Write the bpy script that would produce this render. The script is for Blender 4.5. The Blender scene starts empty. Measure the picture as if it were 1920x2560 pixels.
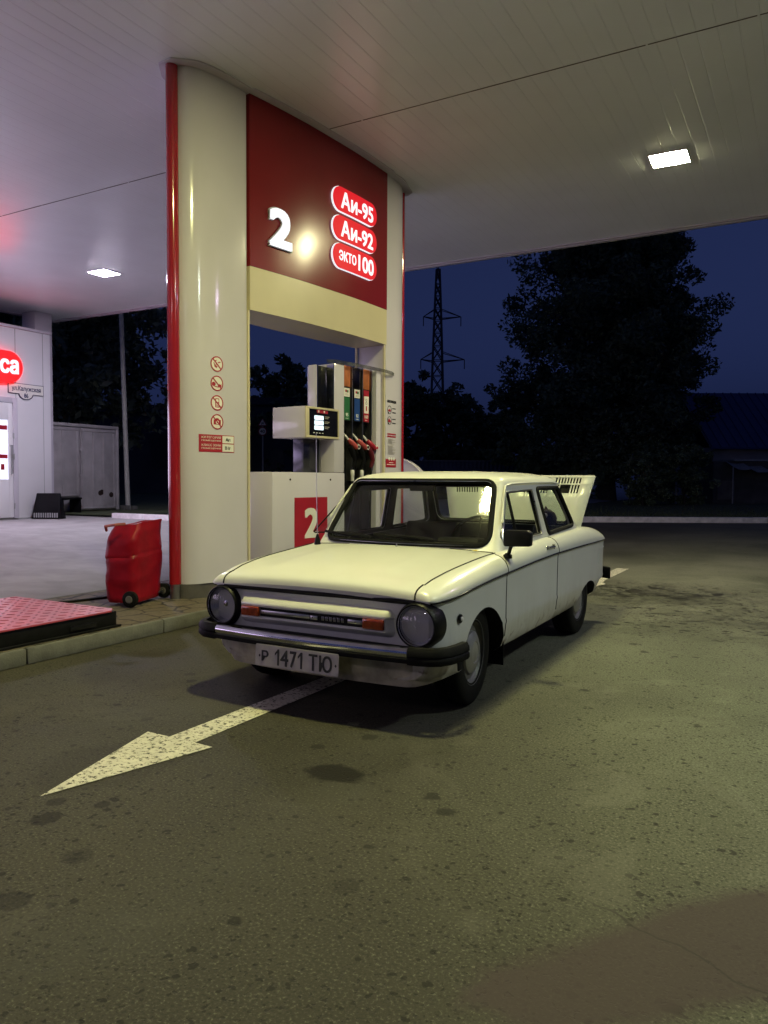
import bpy, bmesh, math, random
from mathutils import Vector, Matrix
R = math.radians
random.seed(7)
C = bpy.context.scene.collection
sc = bpy.context.scene

# ------------------------------------------------------------------ camera
def setup_camera():
    cd = bpy.data.cameras.new('camera'); co = bpy.data.objects.new('camera', cd); C.objects.link(co)
    cd.sensor_fit = 'VERTICAL'; cd.sensor_height = 36.0; cd.sensor_width = 27.0
    cd.lens = 1907.76 / 2560 * 36; cd.clip_start = .05; cd.clip_end = 2000
    pitch, roll, yaw = .0433, .0045, R(29.5)
    rz = Matrix.Rotation(yaw, 3, 'Z')
    fwd = Vector((0, math.cos(pitch), -math.sin(pitch))); up = Vector((0, math.sin(pitch), math.cos(pitch))); rt = Vector((1, 0, 0))
    r2 = rt * math.cos(roll) + up * math.sin(roll); u2 = -rt * math.sin(roll) + up * math.cos(roll)
    m = Matrix((r2, u2, -fwd)).transposed()
    co.matrix_world = Matrix.Translation((0, 0, 1.2254)) @ (rz @ m).to_4x4()
    sc.camera = co
setup_camera()

# ------------------------------------------------------------------ sky after sunset
SUN_EL, SUN_ROT = R(-1.5), R(200)
w = bpy.data.worlds.new('World'); sc.world = w; w.use_nodes = True
nt = w.node_tree; nt.nodes.clear()
o_ = nt.nodes.new('ShaderNodeOutputWorld'); bg_ = nt.nodes.new('ShaderNodeBackground'); sk = nt.nodes.new('ShaderNodeTexSky')
sk.sky_type = 'NISHITA'; sk.sun_disc = False; sk.sun_elevation = SUN_EL; sk.sun_rotation = SUN_ROT
bw = nt.nodes.new('ShaderNodeRGBToBW'); tint = nt.nodes.new('ShaderNodeMix'); tint.data_type = 'RGBA'; tint.blend_type = 'MULTIPLY'; tint.inputs[0].default_value = 1
tint.inputs[7].default_value = (.28, .46, 1.5, 1)          # blue hour
add = nt.nodes.new('ShaderNodeMix'); add.data_type = 'RGBA'; add.blend_type = 'ADD'; add.inputs[0].default_value = 1; add.inputs[7].default_value = (.036, .054, .20, 1)
nt.links.new(sk.outputs[0], bw.inputs[0]); nt.links.new(bw.outputs[0], tint.inputs[6]); nt.links.new(tint.outputs[2], add.inputs[6]); nt.links.new(add.outputs[2], bg_.inputs[0]); nt.links.new(bg_.outputs[0], o_.inputs[0])
bg_.inputs[1].default_value = .12
sc.view_settings.view_transform = 'Standard'; sc.view_settings.look = 'None'; sc.view_settings.gamma = 1; sc.view_settings.use_curve_mapping = False
sc.view_settings.exposure = 0
LAMP_E = 372.0           # emission of the canopy lamps
try:
    sc.cycles.use_denoising = True; sc.cycles.max_bounces = 8; sc.cycles.transparent_max_bounces = 16
    sc.cycles.sample_clamp_indirect = 6; sc.cycles.caustics_reflective = False; sc.cycles.caustics_refractive = False
    sc.cycles.blur_glossy = .5
except Exception: pass

# ------------------------------------------------------------------ materials
MATS = {}
def M(name, col=(.5, .5, .5), rough=.5, metal=0., var=.12, scale=6., bump=0., bscale=60., emit=None, es=1., coat=0., spec=.5, rvar=.12, trans=0., alpha=1., stretch=None):
    if name in MATS: return MATS[name]
    m = bpy.data.materials.new(name); m.use_nodes = True; t = m.node_tree; b = t.nodes['Principled BSDF']
    N, L = t.nodes.new, t.links.new
    b.inputs['Metallic'].default_value = metal; b.inputs['Coat Weight'].default_value = coat; b.inputs['Coat Roughness'].default_value = .06
    b.inputs['Specular IOR Level'].default_value = spec; b.inputs['Transmission Weight'].default_value = trans; b.inputs['Alpha'].default_value = alpha
    tc = N('ShaderNodeTexCoord'); mp = N('ShaderNodeMapping'); L(tc.outputs['Object'], mp.inputs[0])
    if stretch: mp.inputs['Scale'].default_value = stretch
    nz = N('ShaderNodeTexNoise'); nz.inputs['Scale'].default_value = scale; nz.inputs['Detail'].default_value = 5; L(mp.outputs[0], nz.inputs['Vector'])
    rp = N('ShaderNodeValToRGB'); rp.color_ramp.elements[0].position = .3; rp.color_ramp.elements[1].position = .72
    rp.color_ramp.elements[0].color = (*[c * (1 - var) for c in col], 1); rp.color_ramp.elements[1].color = (*[min(1, c * (1 + var * .6)) for c in col], 1)
    L(nz.outputs[0], rp.inputs[0]); L(rp.outputs[0], b.inputs['Base Color'])
    mr = N('ShaderNodeMapRange'); mr.inputs[3].default_value = max(.02, rough * (1 - rvar)); mr.inputs[4].default_value = min(1, rough * (1 + rvar))
    L(nz.outputs[0], mr.inputs[0]); L(mr.outputs[0], b.inputs['Roughness'])
    if bump:
        n2 = N('ShaderNodeTexNoise'); n2.inputs['Scale'].default_value = bscale; n2.inputs['Detail'].default_value = 3; L(mp.outputs[0], n2.inputs['Vector'])
        bp = N('ShaderNodeBump'); bp.inputs['Strength'].default_value = bump; bp.inputs['Distance'].default_value = .01
        L(n2.outputs[0], bp.inputs['Height']); L(bp.outputs[0], b.inputs['Normal'])
    if emit:
        b.inputs['Emission Color'].default_value = (*emit, 1); b.inputs['Emission Strength'].default_value = es
    m.diffuse_color = (*col, 1); MATS[name] = m
    return m
def glass(name, tint=(.9, .95, .92), rough=.02, spec=1.0, a=.9, dust=.05):
    if name in MATS: return MATS[name]
    m = bpy.data.materials.new(name); m.use_nodes = True; t = m.node_tree; t.nodes.clear(); N, L = t.nodes.new, t.links.new
    o = N('ShaderNodeOutputMaterial'); g = N('ShaderNodeBsdfGlossy'); g.inputs['Roughness'].default_value = rough
    tr = N('ShaderNodeBsdfTransparent'); tr.inputs[0].default_value = (*[c * a for c in tint], 1)
    fr = N('ShaderNodeFresnel'); ge = N('ShaderNodeNewGeometry'); ir = N('ShaderNodeMapRange'); ir.inputs[3].default_value = 1.5; ir.inputs[4].default_value = 1 / 1.5; L(ge.outputs['Backfacing'], ir.inputs[0]); L(ir.outputs[0], fr.inputs[0]); mx = N('ShaderNodeMixShader')
    # a film of dust and smears on the pane
    df = N('ShaderNodeBsdfDiffuse'); df.inputs[0].default_value = (.5, .5, .45, 1)
    tc = N('ShaderNodeTexCoord'); nz = N('ShaderNodeTexNoise'); nz.inputs['Scale'].default_value = 5; nz.inputs['Detail'].default_value = 6; nz.inputs['Distortion'].default_value = 1.5
    L(tc.outputs['Object'], nz.inputs['Vector'])
    mr = N('ShaderNodeMapRange'); mr.inputs[1].default_value = .45; mr.inputs[2].default_value = .8; mr.inputs[3].default_value = dust * .1; mr.inputs[4].default_value = dust
    L(nz.outputs[0], mr.inputs[0]); m2 = N('ShaderNodeMixShader'); L(mr.outputs[0], m2.inputs[0]); L(tr.outputs[0], m2.inputs[1]); L(df.outputs[0], m2.inputs[2])
    L(fr.outputs[0], mx.inputs[0]); L(m2.outputs[0], mx.inputs[1]); L(g.outputs[0], mx.inputs[2]); L(mx.outputs[0], o.inputs[0])
    MATS[name] = m; return m

def paint_material():
    m = bpy.data.materials.new('car_paint'); m.use_nodes = True; t = m.node_tree; b = t.nodes['Principled BSDF']; N, L = t.nodes.new, t.links.new
    tc = N('ShaderNodeTexCoord'); sp = N('ShaderNodeSeparateXYZ'); L(tc.outputs['Object'], sp.inputs[0])
    n1 = N('ShaderNodeTexNoise'); n1.inputs['Scale'].default_value = 2.6; n1.inputs['Detail'].default_value = 5; n1.inputs['Roughness'].default_value = .55; L(tc.outputs['Object'], n1.inputs['Vector'])
    mp = N('ShaderNodeMapping'); mp.inputs['Scale'].default_value = (7, 7, 1.2); L(tc.outputs['Object'], mp.inputs[0])
    n2 = N('ShaderNodeTexNoise'); n2.inputs['Scale'].default_value = 4; n2.inputs['Detail'].default_value = 5; L(mp.outputs[0], n2.inputs['Vector'])
    low = N('ShaderNodeMapRange'); low.inputs[1].default_value = .52; low.inputs[2].default_value = .18; low.inputs[3].default_value = 0; low.inputs[4].default_value = 1; L(sp.outputs[2], low.inputs[0])
    mu = N('ShaderNodeMath'); mu.operation = 'MULTIPLY'; L(low.outputs[0], mu.inputs[0]); L(n2.outputs[0], mu.inputs[1])
    ad = N('ShaderNodeMath'); ad.operation = 'MULTIPLY_ADD'; ad.inputs[1].default_value = .42; L(n1.outputs[0], ad.inputs[0]); L(mu.outputs[0], ad.inputs[2])
    rp = N('ShaderNodeValToRGB'); e = rp.color_ramp.elements; e[0].position = .1; e[0].color = (.585, .585, .555, 1); e[1].position = .75; e[1].color = (.36, .32, .26, 1)
    e2 = rp.color_ramp.elements.new(.34); e2.color = (.52, .515, .48, 1); L(ad.outputs[0], rp.inputs[0])
    # small rust specks low down
    v = N('ShaderNodeTexNoise'); v.inputs['Scale'].default_value = 16; v.inputs['Detail'].default_value = 5; L(tc.outputs['Object'], v.inputs['Vector'])
    th = N('ShaderNodeMapRange'); th.inputs[1].default_value = .58; th.inputs[2].default_value = .66; L(v.outputs[0], th.inputs[0])
    lo2 = N('ShaderNodeMapRange'); lo2.inputs[1].default_value = .36; lo2.inputs[2].default_value = .24; L(sp.outputs[2], lo2.inputs[0])
    mm = N('ShaderNodeMath'); mm.operation = 'MULTIPLY'; L(th.outputs[0], mm.inputs[0]); L(lo2.outputs[0], mm.inputs[1])
    mx = N('ShaderNodeMix'); mx.data_type = 'RGBA'; mx.inputs[7].default_value = (.09, .04, .02, 1); L(mm.outputs[0], mx.inputs[0]); L(rp.outputs[0], mx.inputs[6]); L(mx.outputs[2], b.inputs['Base Color'])
    rr = N('ShaderNodeMapRange'); rr.inputs[3].default_value = .285; rr.inputs[4].default_value = .5; L(ad.outputs[0], rr.inputs[0]); L(rr.outputs[0], b.inputs['Roughness'])
    b.inputs['Coat Weight'].default_value = .35; b.inputs['Coat Roughness'].default_value = .12
    n3 = N('ShaderNodeTexNoise'); n3.inputs['Scale'].default_value = 2.2; n3.inputs['Detail'].default_value = 2; L(tc.outputs['Object'], n3.inputs['Vector'])
    bp = N('ShaderNodeBump'); bp.inputs['Strength'].default_value = .3; bp.inputs['Distance'].default_value = .025; L(n3.outputs[0], bp.inputs['Height']); L(bp.outputs[0], b.inputs['Normal'])
    MATS['car_paint'] = m; return m

def asphalt_material():
    m = bpy.data.materials.new('asphalt'); m.use_nodes = True; t = m.node_tree; b = t.nodes['Principled BSDF']; N, L = t.nodes.new, t.links.new
    tc = N('ShaderNodeTexCoord'); P = tc.outputs['Object']
    def noise(s, d=4, dist=0, rough=.5, vec=P):
        n = N('ShaderNodeTexNoise'); n.inputs['Scale'].default_value = s; n.inputs['Detail'].default_value = d; n.inputs['Distortion'].default_value = dist; n.inputs['Roughness'].default_value = rough; L(vec, n.inputs['Vector']); return n.outputs[0]
    def ramp(v, a, c, lo=0., hi=1.):
        r = N('ShaderNodeMapRange'); r.inputs[1].default_value = a; r.inputs[2].default_value = c; r.inputs[3].default_value = lo; r.inputs[4].default_value = hi; L(v, r.inputs[0]); return r.outputs[0]
    def op(o, a, c=None):
        n = N('ShaderNodeMath'); n.operation = o
        for i, v in enumerate((a, c)):
            if v is None: continue
            if isinstance(v, (int, float)): n.inputs[i].default_value = v
            else: L(v, n.inputs[i])
        return n.outputs[0]
    def mix(f, a, c, mode='MIX'):
        n = N('ShaderNodeMix'); n.data_type = 'RGBA'; n.blend_type = mode
        for i, v in ((0, f), (6, a), (7, c)):
            if isinstance(v, (int, float)): n.inputs[i].default_value = v
            elif isinstance(v, tuple): n.inputs[i].default_value = (*v, 1)
            else: L(v, n.inputs[i])
        return n.outputs[2]
    def blob(cx, cy, rx, ry, edge=.25, wob=.9, rot=0.):     # soft-edged stain with a ragged outline
        mp = N('ShaderNodeMapping'); mp.vector_type = 'TEXTURE'; mp.inputs[1].default_value = (cx, cy, 0); mp.inputs[2].default_value = (0, 0, rot); mp.inputs[3].default_value = (rx, ry, 50); L(P, mp.inputs[0])
        ln = N('ShaderNodeVectorMath'); ln.operation = 'LENGTH'; L(mp.outputs[0], ln.inputs[0])
        d = op('ADD', ln.outputs['Value'], op('MULTIPLY', op('SUBTRACT', noise(2.2 / max(rx, ry), 6), .5), wob))
        return ramp(d, 1 + edge, 1 - edge)
    sep = N('ShaderNodeSeparateXYZ'); L(P, sep.inputs[0])
    fine = noise(98, 4, 0, .7); mid = noise(28, 4); big = noise(.55, 6, .5, .6); patch = noise(2.6, 5, .6)
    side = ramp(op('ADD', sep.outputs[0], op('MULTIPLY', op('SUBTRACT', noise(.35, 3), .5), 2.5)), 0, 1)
    side = ramp(op('ADD', op('ADD', sep.outputs[0], op('MULTIPLY', op('MINIMUM', op('SUBTRACT', sep.outputs[1], 3.0), 4.0), .5)), op('MULTIPLY', op('SUBTRACT', noise(.5, 4), .5), 1.6)), -1.7, .3)      # right and far ground paler: the lamps' pool of light put into the colour
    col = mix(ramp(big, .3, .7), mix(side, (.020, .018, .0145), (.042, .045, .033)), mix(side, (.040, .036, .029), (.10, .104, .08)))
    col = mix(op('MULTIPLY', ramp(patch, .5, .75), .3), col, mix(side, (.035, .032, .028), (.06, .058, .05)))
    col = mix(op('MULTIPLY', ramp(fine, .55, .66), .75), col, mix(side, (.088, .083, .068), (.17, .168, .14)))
    col = mix(op('MULTIPLY', ramp(fine, .47, .36), .85), col, (.016, .016, .014))       # pale stone in the aggregate
    pits = op('MULTIPLY', ramp(noise(52, 3, .3), .40, .34), ramp(noise(3.5, 5), .36, .6))
    col = mix(op('MULTIPLY', pits, .85), col, (.008, .0075, .007))    # dark pits
    vo = N('ShaderNodeTexVoronoi'); vo.inputs['Scale'].default_value = 46; L(P, vo.inputs['Vector'])
    chips = op('MULTIPLY', ramp(vo.outputs['Distance'], .16, .1), ramp(noise(3.1, 3), .56, .7))
    col = mix(op('MULTIPLY', chips, .5), col, (.022, .02, .019))
    for sc_, thr, kk in ((22, .74, .85), (9, .86, .8), (44, .5, .75), (30, .62, .8)):             # pits and spots of unlike size, sparse and ragged
        wp = N('ShaderNodeVectorMath'); wp.operation = 'MULTIPLY_ADD'; nz2 = N('ShaderNodeTexNoise'); nz2.inputs['Scale'].default_value = sc_ * 2.2; L(P, nz2.inputs['Vector']); wp.inputs[1].default_value = (.6 / sc_,) * 3; L(nz2.outputs['Color'], wp.inputs[0]); L(P, wp.inputs[2])
        vv = N('ShaderNodeTexVoronoi'); vv.inputs['Scale'].default_value = sc_; L(wp.outputs[0], vv.inputs['Vector']); sepc = N('ShaderNodeSeparateColor'); L(vv.outputs['Color'], sepc.inputs[0])
        rad = op('MULTIPLY', sepc.outputs[1], .3)
        spot = op('MULTIPLY', ramp(op('SUBTRACT', vv.outputs['Distance'], rad), .06, -.02), ramp(sepc.outputs[0], thr, thr + .02))
        col = mix(op('MULTIPLY', spot, kk), col, (.008, .0075, .0065))
    col = mix(op('MULTIPLY', ramp(sep.outputs[1], 4.6, 8.5), op('MULTIPLY', ramp(big, .25, .7), .55)), col, (.125, .118, .108))      # paler stretch towards the exit: the far lamp's light put into the colour
    # tyre tracks of the lane, patched strip
    for tx, k in ((-2.95, .3), (-1.62, .3), (-.2, .16)):
        dx = op('ABSOLUTE', op('SUBTRACT', op('ADD', sep.outputs[0], op('MULTIPLY', op('SUBTRACT', noise(.7, 3), .5), .3)), tx))
        col = mix(op('MULTIPLY', op('MULTIPLY', ramp(dx, .26, .05), ramp(patch, .35, .6)), k), col, (.04, .039, .034))
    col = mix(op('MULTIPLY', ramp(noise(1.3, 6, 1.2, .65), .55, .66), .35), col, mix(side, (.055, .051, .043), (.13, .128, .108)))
    # worn, smoother lane on the shop side, paled further by lamplight in the colour
    lane = ramp(sep.outputs[0], -5.8, -8.0)
    col = mix(op('MULTIPLY', lane, .9), col, mix(ramp(patch, .3, .7), (.24, .23, .245), (.33, .315, .335)))
    # brownish resurfaced patch close to the viewer
    pb = op('MULTIPLY', op('MAXIMUM', blob(-.05, 2.3, .85, .2, .16, .7, .87), blob(-.52, 1.74, .2, .12, .2, .7, .5)), .85)
    col = mix(pb, col, (.034, .0245, .0265))
    # drips, puddle marks
    for cx, cy, rx, ry, k in ((-1.712, 2.627, .125, .085, .95), (-2.24, 1.83, .10, .13, .0), (-1.954, 2.85, .035, .03, .7), (-2.38, 1.75, .05, .06, .7), (-2.3, 1.93, .03, .03, .7), (-2.47, 1.86, .035, .04, .6), (-2.05, 1.62, .05, .05, .4), (-1.2, 1.9, .04, .05, .35), (-2.62, 2.2, .25, .3, .25), (-3.6, 3.6, .6, .5, .25), (-2.0, 1.35, .06, .05, .5)):
        if k: col = mix(op('MULTIPLY', blob(cx, cy, rx, ry, .13, .9), k), col, (.007, .006, .0055))
    sp = N('ShaderNodeTexVoronoi'); sp.inputs['Scale'].default_value = 16; sp.inputs['Randomness'].default_value = 1; L(P, sp.inputs['Vector'])
    spots = ramp(sp.outputs['Distance'], .3, .2)
    splash = op('MULTIPLY', op('MAXIMUM', blob(-2.24, 1.85, .17, .2, .3, .8), op('MAXIMUM', blob(-2.75, 1.75, .2, .22, .3, .8), blob(-2.2, 1.15, .2, .25, .4, .9))), op('MULTIPLY', spots, ramp(noise(9, 3), .42, .55)))
    col = mix(op('MULTIPLY', splash, .9), col, (.008, .007, .006))
    # oil splashes behind the car
    mp = N('ShaderNodeMapping'); mp.inputs['Scale'].default_value = (1, 1, 1); L(P, mp.inputs[0])
    mp.inputs['Rotation'].default_value = (0, 0, .35); mp.inputs['Scale'].default_value = (.9, 1.3, 1)
    on = op('ADD', op('MULTIPLY', noise(9, 7, .8, .78, mp.outputs[0]), .65), op('MULTIPLY', noise(2.6, 4, 1.0, .6, mp.outputs[0]), .35)); zone = blob(-1.45, 8.55, .95, .8, .7, 1.1, .0)
    zone2 = op('MULTIPLY', blob(-.7, 7.5, 1.0, 1.1, .8, 1.1), .7)
    zz = op('MAXIMUM', zone, zone2)
    thr = op('SUBTRACT', on, op('SUBTRACT', .60, op('MULTIPLY', zz, .115)))
    oil = op('MULTIPLY', ramp(thr, -.01, .045), ramp(zz, .0, .3))
    col = mix(op('MULTIPLY', oil, .95), col, (.006, .0055, .005))
    for sc_, thr in ((11, .38), (19, .45), (34, .55)):                            # drops flung round the stain
        wp = N('ShaderNodeVectorMath'); wp.operation = 'MULTIPLY_ADD'; nz2 = N('ShaderNodeTexNoise'); nz2.inputs['Scale'].default_value = sc_ * 1.7; L(P, nz2.inputs['Vector']); wp.inputs[1].default_value = (1.1 / sc_,) * 3; L(nz2.outputs['Color'], wp.inputs[0]); L(mp.outputs[0], wp.inputs[2])
        vv = N('ShaderNodeTexVoronoi'); vv.inputs['Scale'].default_value = sc_; L(wp.outputs[0], vv.inputs['Vector']); sepc = N('ShaderNodeSeparateColor'); L(vv.outputs['Color'], sepc.inputs[0])
        dr = op('MULTIPLY', ramp(op('SUBTRACT', vv.outputs['Distance'], op('MULTIPLY', sepc.outputs[1], .42)), .05, -.02), ramp(op('SUBTRACT', op('ADD', sepc.outputs[0], op('MULTIPLY', zz, .75)), thr), .48, .5))
        col = mix(op('MULTIPLY', op('MULTIPLY', dr, ramp(zz, .02, .35)), .95), col, (.006, .0055, .005))
    col = mix(op('MULTIPLY', op('MULTIPLY', zz, ramp(noise(1.9, 5), .3, .6)), .6), col, (.026, .024, .022))
    # a crack wandering to the right
    wv = N('ShaderNodeMapping'); L(P, wv.inputs[0])
    cx_ = op('ADD', sep.outputs[1], op('MULTIPLY', op('SUBTRACT', noise(2.3, 5), .5), .35))
    line = op('ABSOLUTE', op('SUBTRACT', cx_, op('MULTIPLY_ADD', sep.outputs[0], .55)))
    crack = op('MULTIPLY', ramp(op('ABSOLUTE', op('SUBTRACT', op('SUBTRACT', cx_, op('MULTIPLY', sep.outputs[0], -.35)), 1.99)), .008, .003), ramp(sep.outputs[0], -.62, -.45))
    col = mix(op('MULTIPLY', crack, .8), col, (.02, .018, .017))
    col = mix(1.0, col, (1.36, 1.38, 1.3), 'MULTIPLY'); b.inputs['Specular IOR Level'].default_value = .17
    L(col, b.inputs['Base Color'])
    rg = op('ADD', ramp(big, .3, .7, .62, .78), op('MULTIPLY', lane, -.14)); rg = op('SUBTRACT', rg, op('MULTIPLY', oil, .3)); L(rg, b.inputs['Roughness'])
    h = op('ADD', op('MULTIPLY', fine, .5), op('ADD', op('MULTIPLY', pits, -1.2), op('MULTIPLY', chips, -.6)))
    bp = N('ShaderNodeBump'); bp.inputs['Strength'].default_value = .38; bp.inputs['Distance'].default_value = .005; L(h, bp.inputs['Height']); L(bp.outputs[0], b.inputs['Normal'])
    MATS['asphalt'] = m; return m

def ceiling_material():
    m = M('ceiling_panel', (.82, .86, .90), .23, var=.05, scale=1.1, spec=.5)
    t = m.node_tree; b = t.nodes['Principled BSDF']; N, L = t.nodes.new, t.links.new
    tc = N('ShaderNodeTexCoord'); sp = N('ShaderNodeSeparateXYZ'); L(tc.outputs['Object'], sp.inputs[0])
    def op(o, a, c=None):
        n = N('ShaderNodeMath'); n.operation = o
        for i, v in enumerate((a, c)):
            if v is None: continue
            if isinstance(v, (int, float)): n.inputs[i].default_value = v
            else: L(v, n.inputs[i])
        return n.outputs[0]
    fr = op('FRACT', op('MULTIPLY', sp.outputs[0], 1 / .16))
    d = op('ABSOLUTE', op('SUBTRACT', fr, .5)); mr = N('ShaderNodeMapRange'); mr.inputs[1].default_value = .455; mr.inputs[2].default_value = .495; L(d, mr.inputs[0])
    bow = op('MULTIPLY', op('MULTIPLY', d, d), .5)
    h = op('ADD', op('MULTIPLY', mr.outputs[0], -.8), bow)
    bp = N('ShaderNodeBump'); bp.inputs['Strength'].default_value = .33; bp.inputs['Distance'].default_value = .012; L(h, bp.inputs['Height']); L(bp.outputs[0], b.inputs['Normal'])
    b.inputs['Anisotropic'].default_value = .7
    return m

# ------------------------------------------------------------------ mesh helpers
class MB:
    def __init__(s): s.v = []; s.f = []; s.m = []
    def add(s, vs, fs, mat=0):
        n = len(s.v); s.v += [tuple(v) for v in vs]; s.f += [tuple(i + n for i in f) for f in fs]; s.m += [mat] * len(fs); return s
    def box(s, x0, x1, y0, y1, z0, z1, mat=0):
        return s.add([(x0, y0, z0), (x1, y0, z0), (x1, y1, z0), (x0, y1, z0), (x0, y0, z1), (x1, y0, z1), (x1, y1, z1), (x0, y1, z1)],
                     [(3, 2, 1, 0), (4, 5, 6, 7), (0, 1, 5, 4), (1, 2, 6, 5), (2, 3, 7, 6), (3, 0, 4, 7)], mat)
    def prism(s, poly, a0, a1, axis='z', mat=0):
        f = {'z': lambda p, a: (p[0], p[1], a), 'x': lambda p, a: (a, p[0], p[1]), 'y': lambda p, a: (p[0], a, p[1])}[axis]
        n = len(poly); vs = [f(p, a0) for p in poly] + [f(p, a1) for p in poly]
        fs = [tuple(range(n - 1, -1, -1)), tuple(range(n, 2 * n))] + [(i, (i + 1) % n, n + (i + 1) % n, n + i) for i in range(n)]
        return s.add(vs, fs, mat)
    def tube(s, path, r, n=8, mat=0, closed=False):
        P = [Vector(p) for p in path]; k = len(P); rs = r if isinstance(r, (list, tuple)) else [r] * k; vs = []; fs = []
        prev = None
        for i in range(k):
            t = (P[(i + 1) % k] - P[i - 1]) if closed else (P[min(i + 1, k - 1)] - P[max(i - 1, 0)])
            t.normalize(); ref = prev if prev is not None else (Vector((0, 0, 1)) if abs(t.z) < .9 else Vector((1, 0, 0)))
            u = ref - t * ref.dot(t)
            if u.length < 1e-6: u = t.orthogonal()
            u.normalize(); prev = u; q = t.cross(u)
            for j in range(n):
                a = 2 * math.pi * j / n; vs.append(P[i] + (u * math.cos(a) + q * math.sin(a)) * rs[i])
        for i in range(k if closed else k - 1):
            for j in range(n):
                a, b2 = i * n, ((i + 1) % k) * n; fs.append((a + j, a + (j + 1) % n, b2 + (j + 1) % n, b2 + j))
        if not closed: fs += [tuple(range(n - 1, -1, -1)), tuple((k - 1) * n + j for j in range(n))]
        return s.add(vs, fs, mat)
    def lathe(s, prof, c=(0, 0, 0), axis='z', n=32, mat=0):
        f = {'z': lambda r, h, a: (r * math.cos(a), r * math.sin(a), h), 'x': lambda r, h, a: (h, r * math.cos(a), r * math.sin(a)), 'y': lambda r, h, a: (r * math.sin(a), h, r * math.cos(a))}[axis]
        vs = [tuple(Vector(f(max(r, 1e-4), h, 2 * math.pi * j / n)) + Vector(c)) for r, h in prof for j in range(n)]
        fs = [(i * n + j, i * n + (j + 1) % n, (i + 1) * n + (j + 1) % n, (i + 1) * n + j) for i in range(len(prof) - 1) for j in range(n)]
        return s.add(vs, fs, mat)
    def grid(s, rows, mat=0):
        n = len(rows[0]); vs = [p for r in rows for p in r]
        fs = [(i * n + j, i * n + j + 1, (i + 1) * n + j + 1, (i + 1) * n + j) for i in range(len(rows) - 1) for j in range(n - 1)]
        return s.add(vs, fs, mat)
    def build(s, name, mats, parent=None, bevel=0, angle=35, fix=True, segs=2):
        me = bpy.data.meshes.new(name); me.from_pydata(s.v, [], s.f)
        for i, p in enumerate(me.polygons): p.material_index = s.m[i]
        for m in (mats if isinstance(mats, (list, tuple)) else [mats]): me.materials.append(m)
        if fix or bevel:
            bm = bmesh.new(); bm.from_mesh(me)
            bmesh.ops.remove_doubles(bm, verts=bm.verts, dist=1e-5)
            if fix: bmesh.ops.recalc_face_normals(bm, faces=bm.faces)
            if bevel:
                es = [e for e in bm.edges if len(e.link_faces) == 2 and e.calc_face_angle(0) > R(30)]
                bmesh.ops.bevel(bm, geom=es, offset=bevel, segments=segs, profile=.5, affect='EDGES', clamp_overlap=True)
            bm.to_mesh(me); bm.free()
        me.polygons.foreach_set('use_smooth', [True] * len(me.polygons)); me.set_sharp_from_angle(angle=R(angle))
        o = bpy.data.objects.new(name, me); C.objects.link(o)
        if parent: o.parent = parent
        return o

def tag(o, label=None, cat=None, group=None, kind=None):
    if label: o['label'] = label
    if cat: o['category'] = cat
    if group: o['group'] = group
    if kind: o['kind'] = kind
    return o
def thing(name, label, cat, loc=(0, 0, 0), rz=0, group=None):
    o = bpy.data.objects.new(name, None); C.objects.link(o); o.empty_display_size = .1
    o.location = loc; o.rotation_euler = (0, 0, rz); return tag(o, label, cat, group)
def copy_tree(o, parent=None):
    c = o.copy(); C.objects.link(c)
    if parent: c.parent = parent
    for ch in [x for x in bpy.data.objects if x.parent == o]: copy_tree(ch, c)
    return c
def rounded(poly, r, n=5):
    out = []; k = len(poly)
    for i in range(k):
        p = Vector(poly[i]); a = (Vector(poly[i - 1]) - p); b2 = (Vector(poly[(i + 1) % k]) - p)
        la, lb = a.length, b2.length; a.normalize(); b2.normalize()
        ang = math.acos(max(-1, min(1, a.dot(b2)))); d = min(r / math.tan(ang / 2), la * .48, lb * .48)
        p0, p1 = p + a * d, p + b2 * d
        for j in range(n + 1):
            t = j / n; q = p0 * (1 - t) ** 2 + p * 2 * t * (1 - t) + p1 * t * t; out.append((q.x, q.y))
    return out
def densify(poly, step):
    out = []
    for i in range(len(poly)):
        a, b2 = Vector(poly[i]), Vector(poly[(i + 1) % len(poly)]); n = max(1, int((b2 - a).length / step))
        for j in range(n): q = a.lerp(b2, j / n); out.append((q.x, q.y))
    return out
def circle(r, n=32, c=(0, 0), a0=0, a1=2 * math.pi):
    return [(c[0] + r * math.cos(a0 + (a1 - a0) * i / n), c[1] + r * math.sin(a0 + (a1 - a0) * i / n)) for i in range(n)]
def text_geo(body, bold=0., depth=.5):
    """ink box normalised to 0..1 in u and v, w = 0..1 through the thickness"""
    cu = bpy.data.curves.new('text', 'FONT'); cu.body = body; cu.size = 1; cu.offset = bold; cu.extrude = depth * .5; cu.resolution_u = 4
    o = bpy.data.objects.new('text', cu); C.objects.link(o)
    dg = bpy.context.evaluated_depsgraph_get(); me = o.evaluated_get(dg).to_mesh()
    vs = [v.co.copy() for v in me.vertices]; fs = [tuple(p.vertices) for p in me.polygons]; o.evaluated_get(dg).to_mesh_clear()
    bpy.data.objects.remove(o); bpy.data.curves.remove(cu)
    x0, x1 = min(v.x for v in vs), max(v.x for v in vs); y0, y1 = min(v.y for v in vs), max(v.y for v in vs)
    return [((v.x - x0) / (x1 - x0), (v.y - y0) / (y1 - y0), 1. if v.z > 0 else 0.) for v in vs], fs
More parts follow.
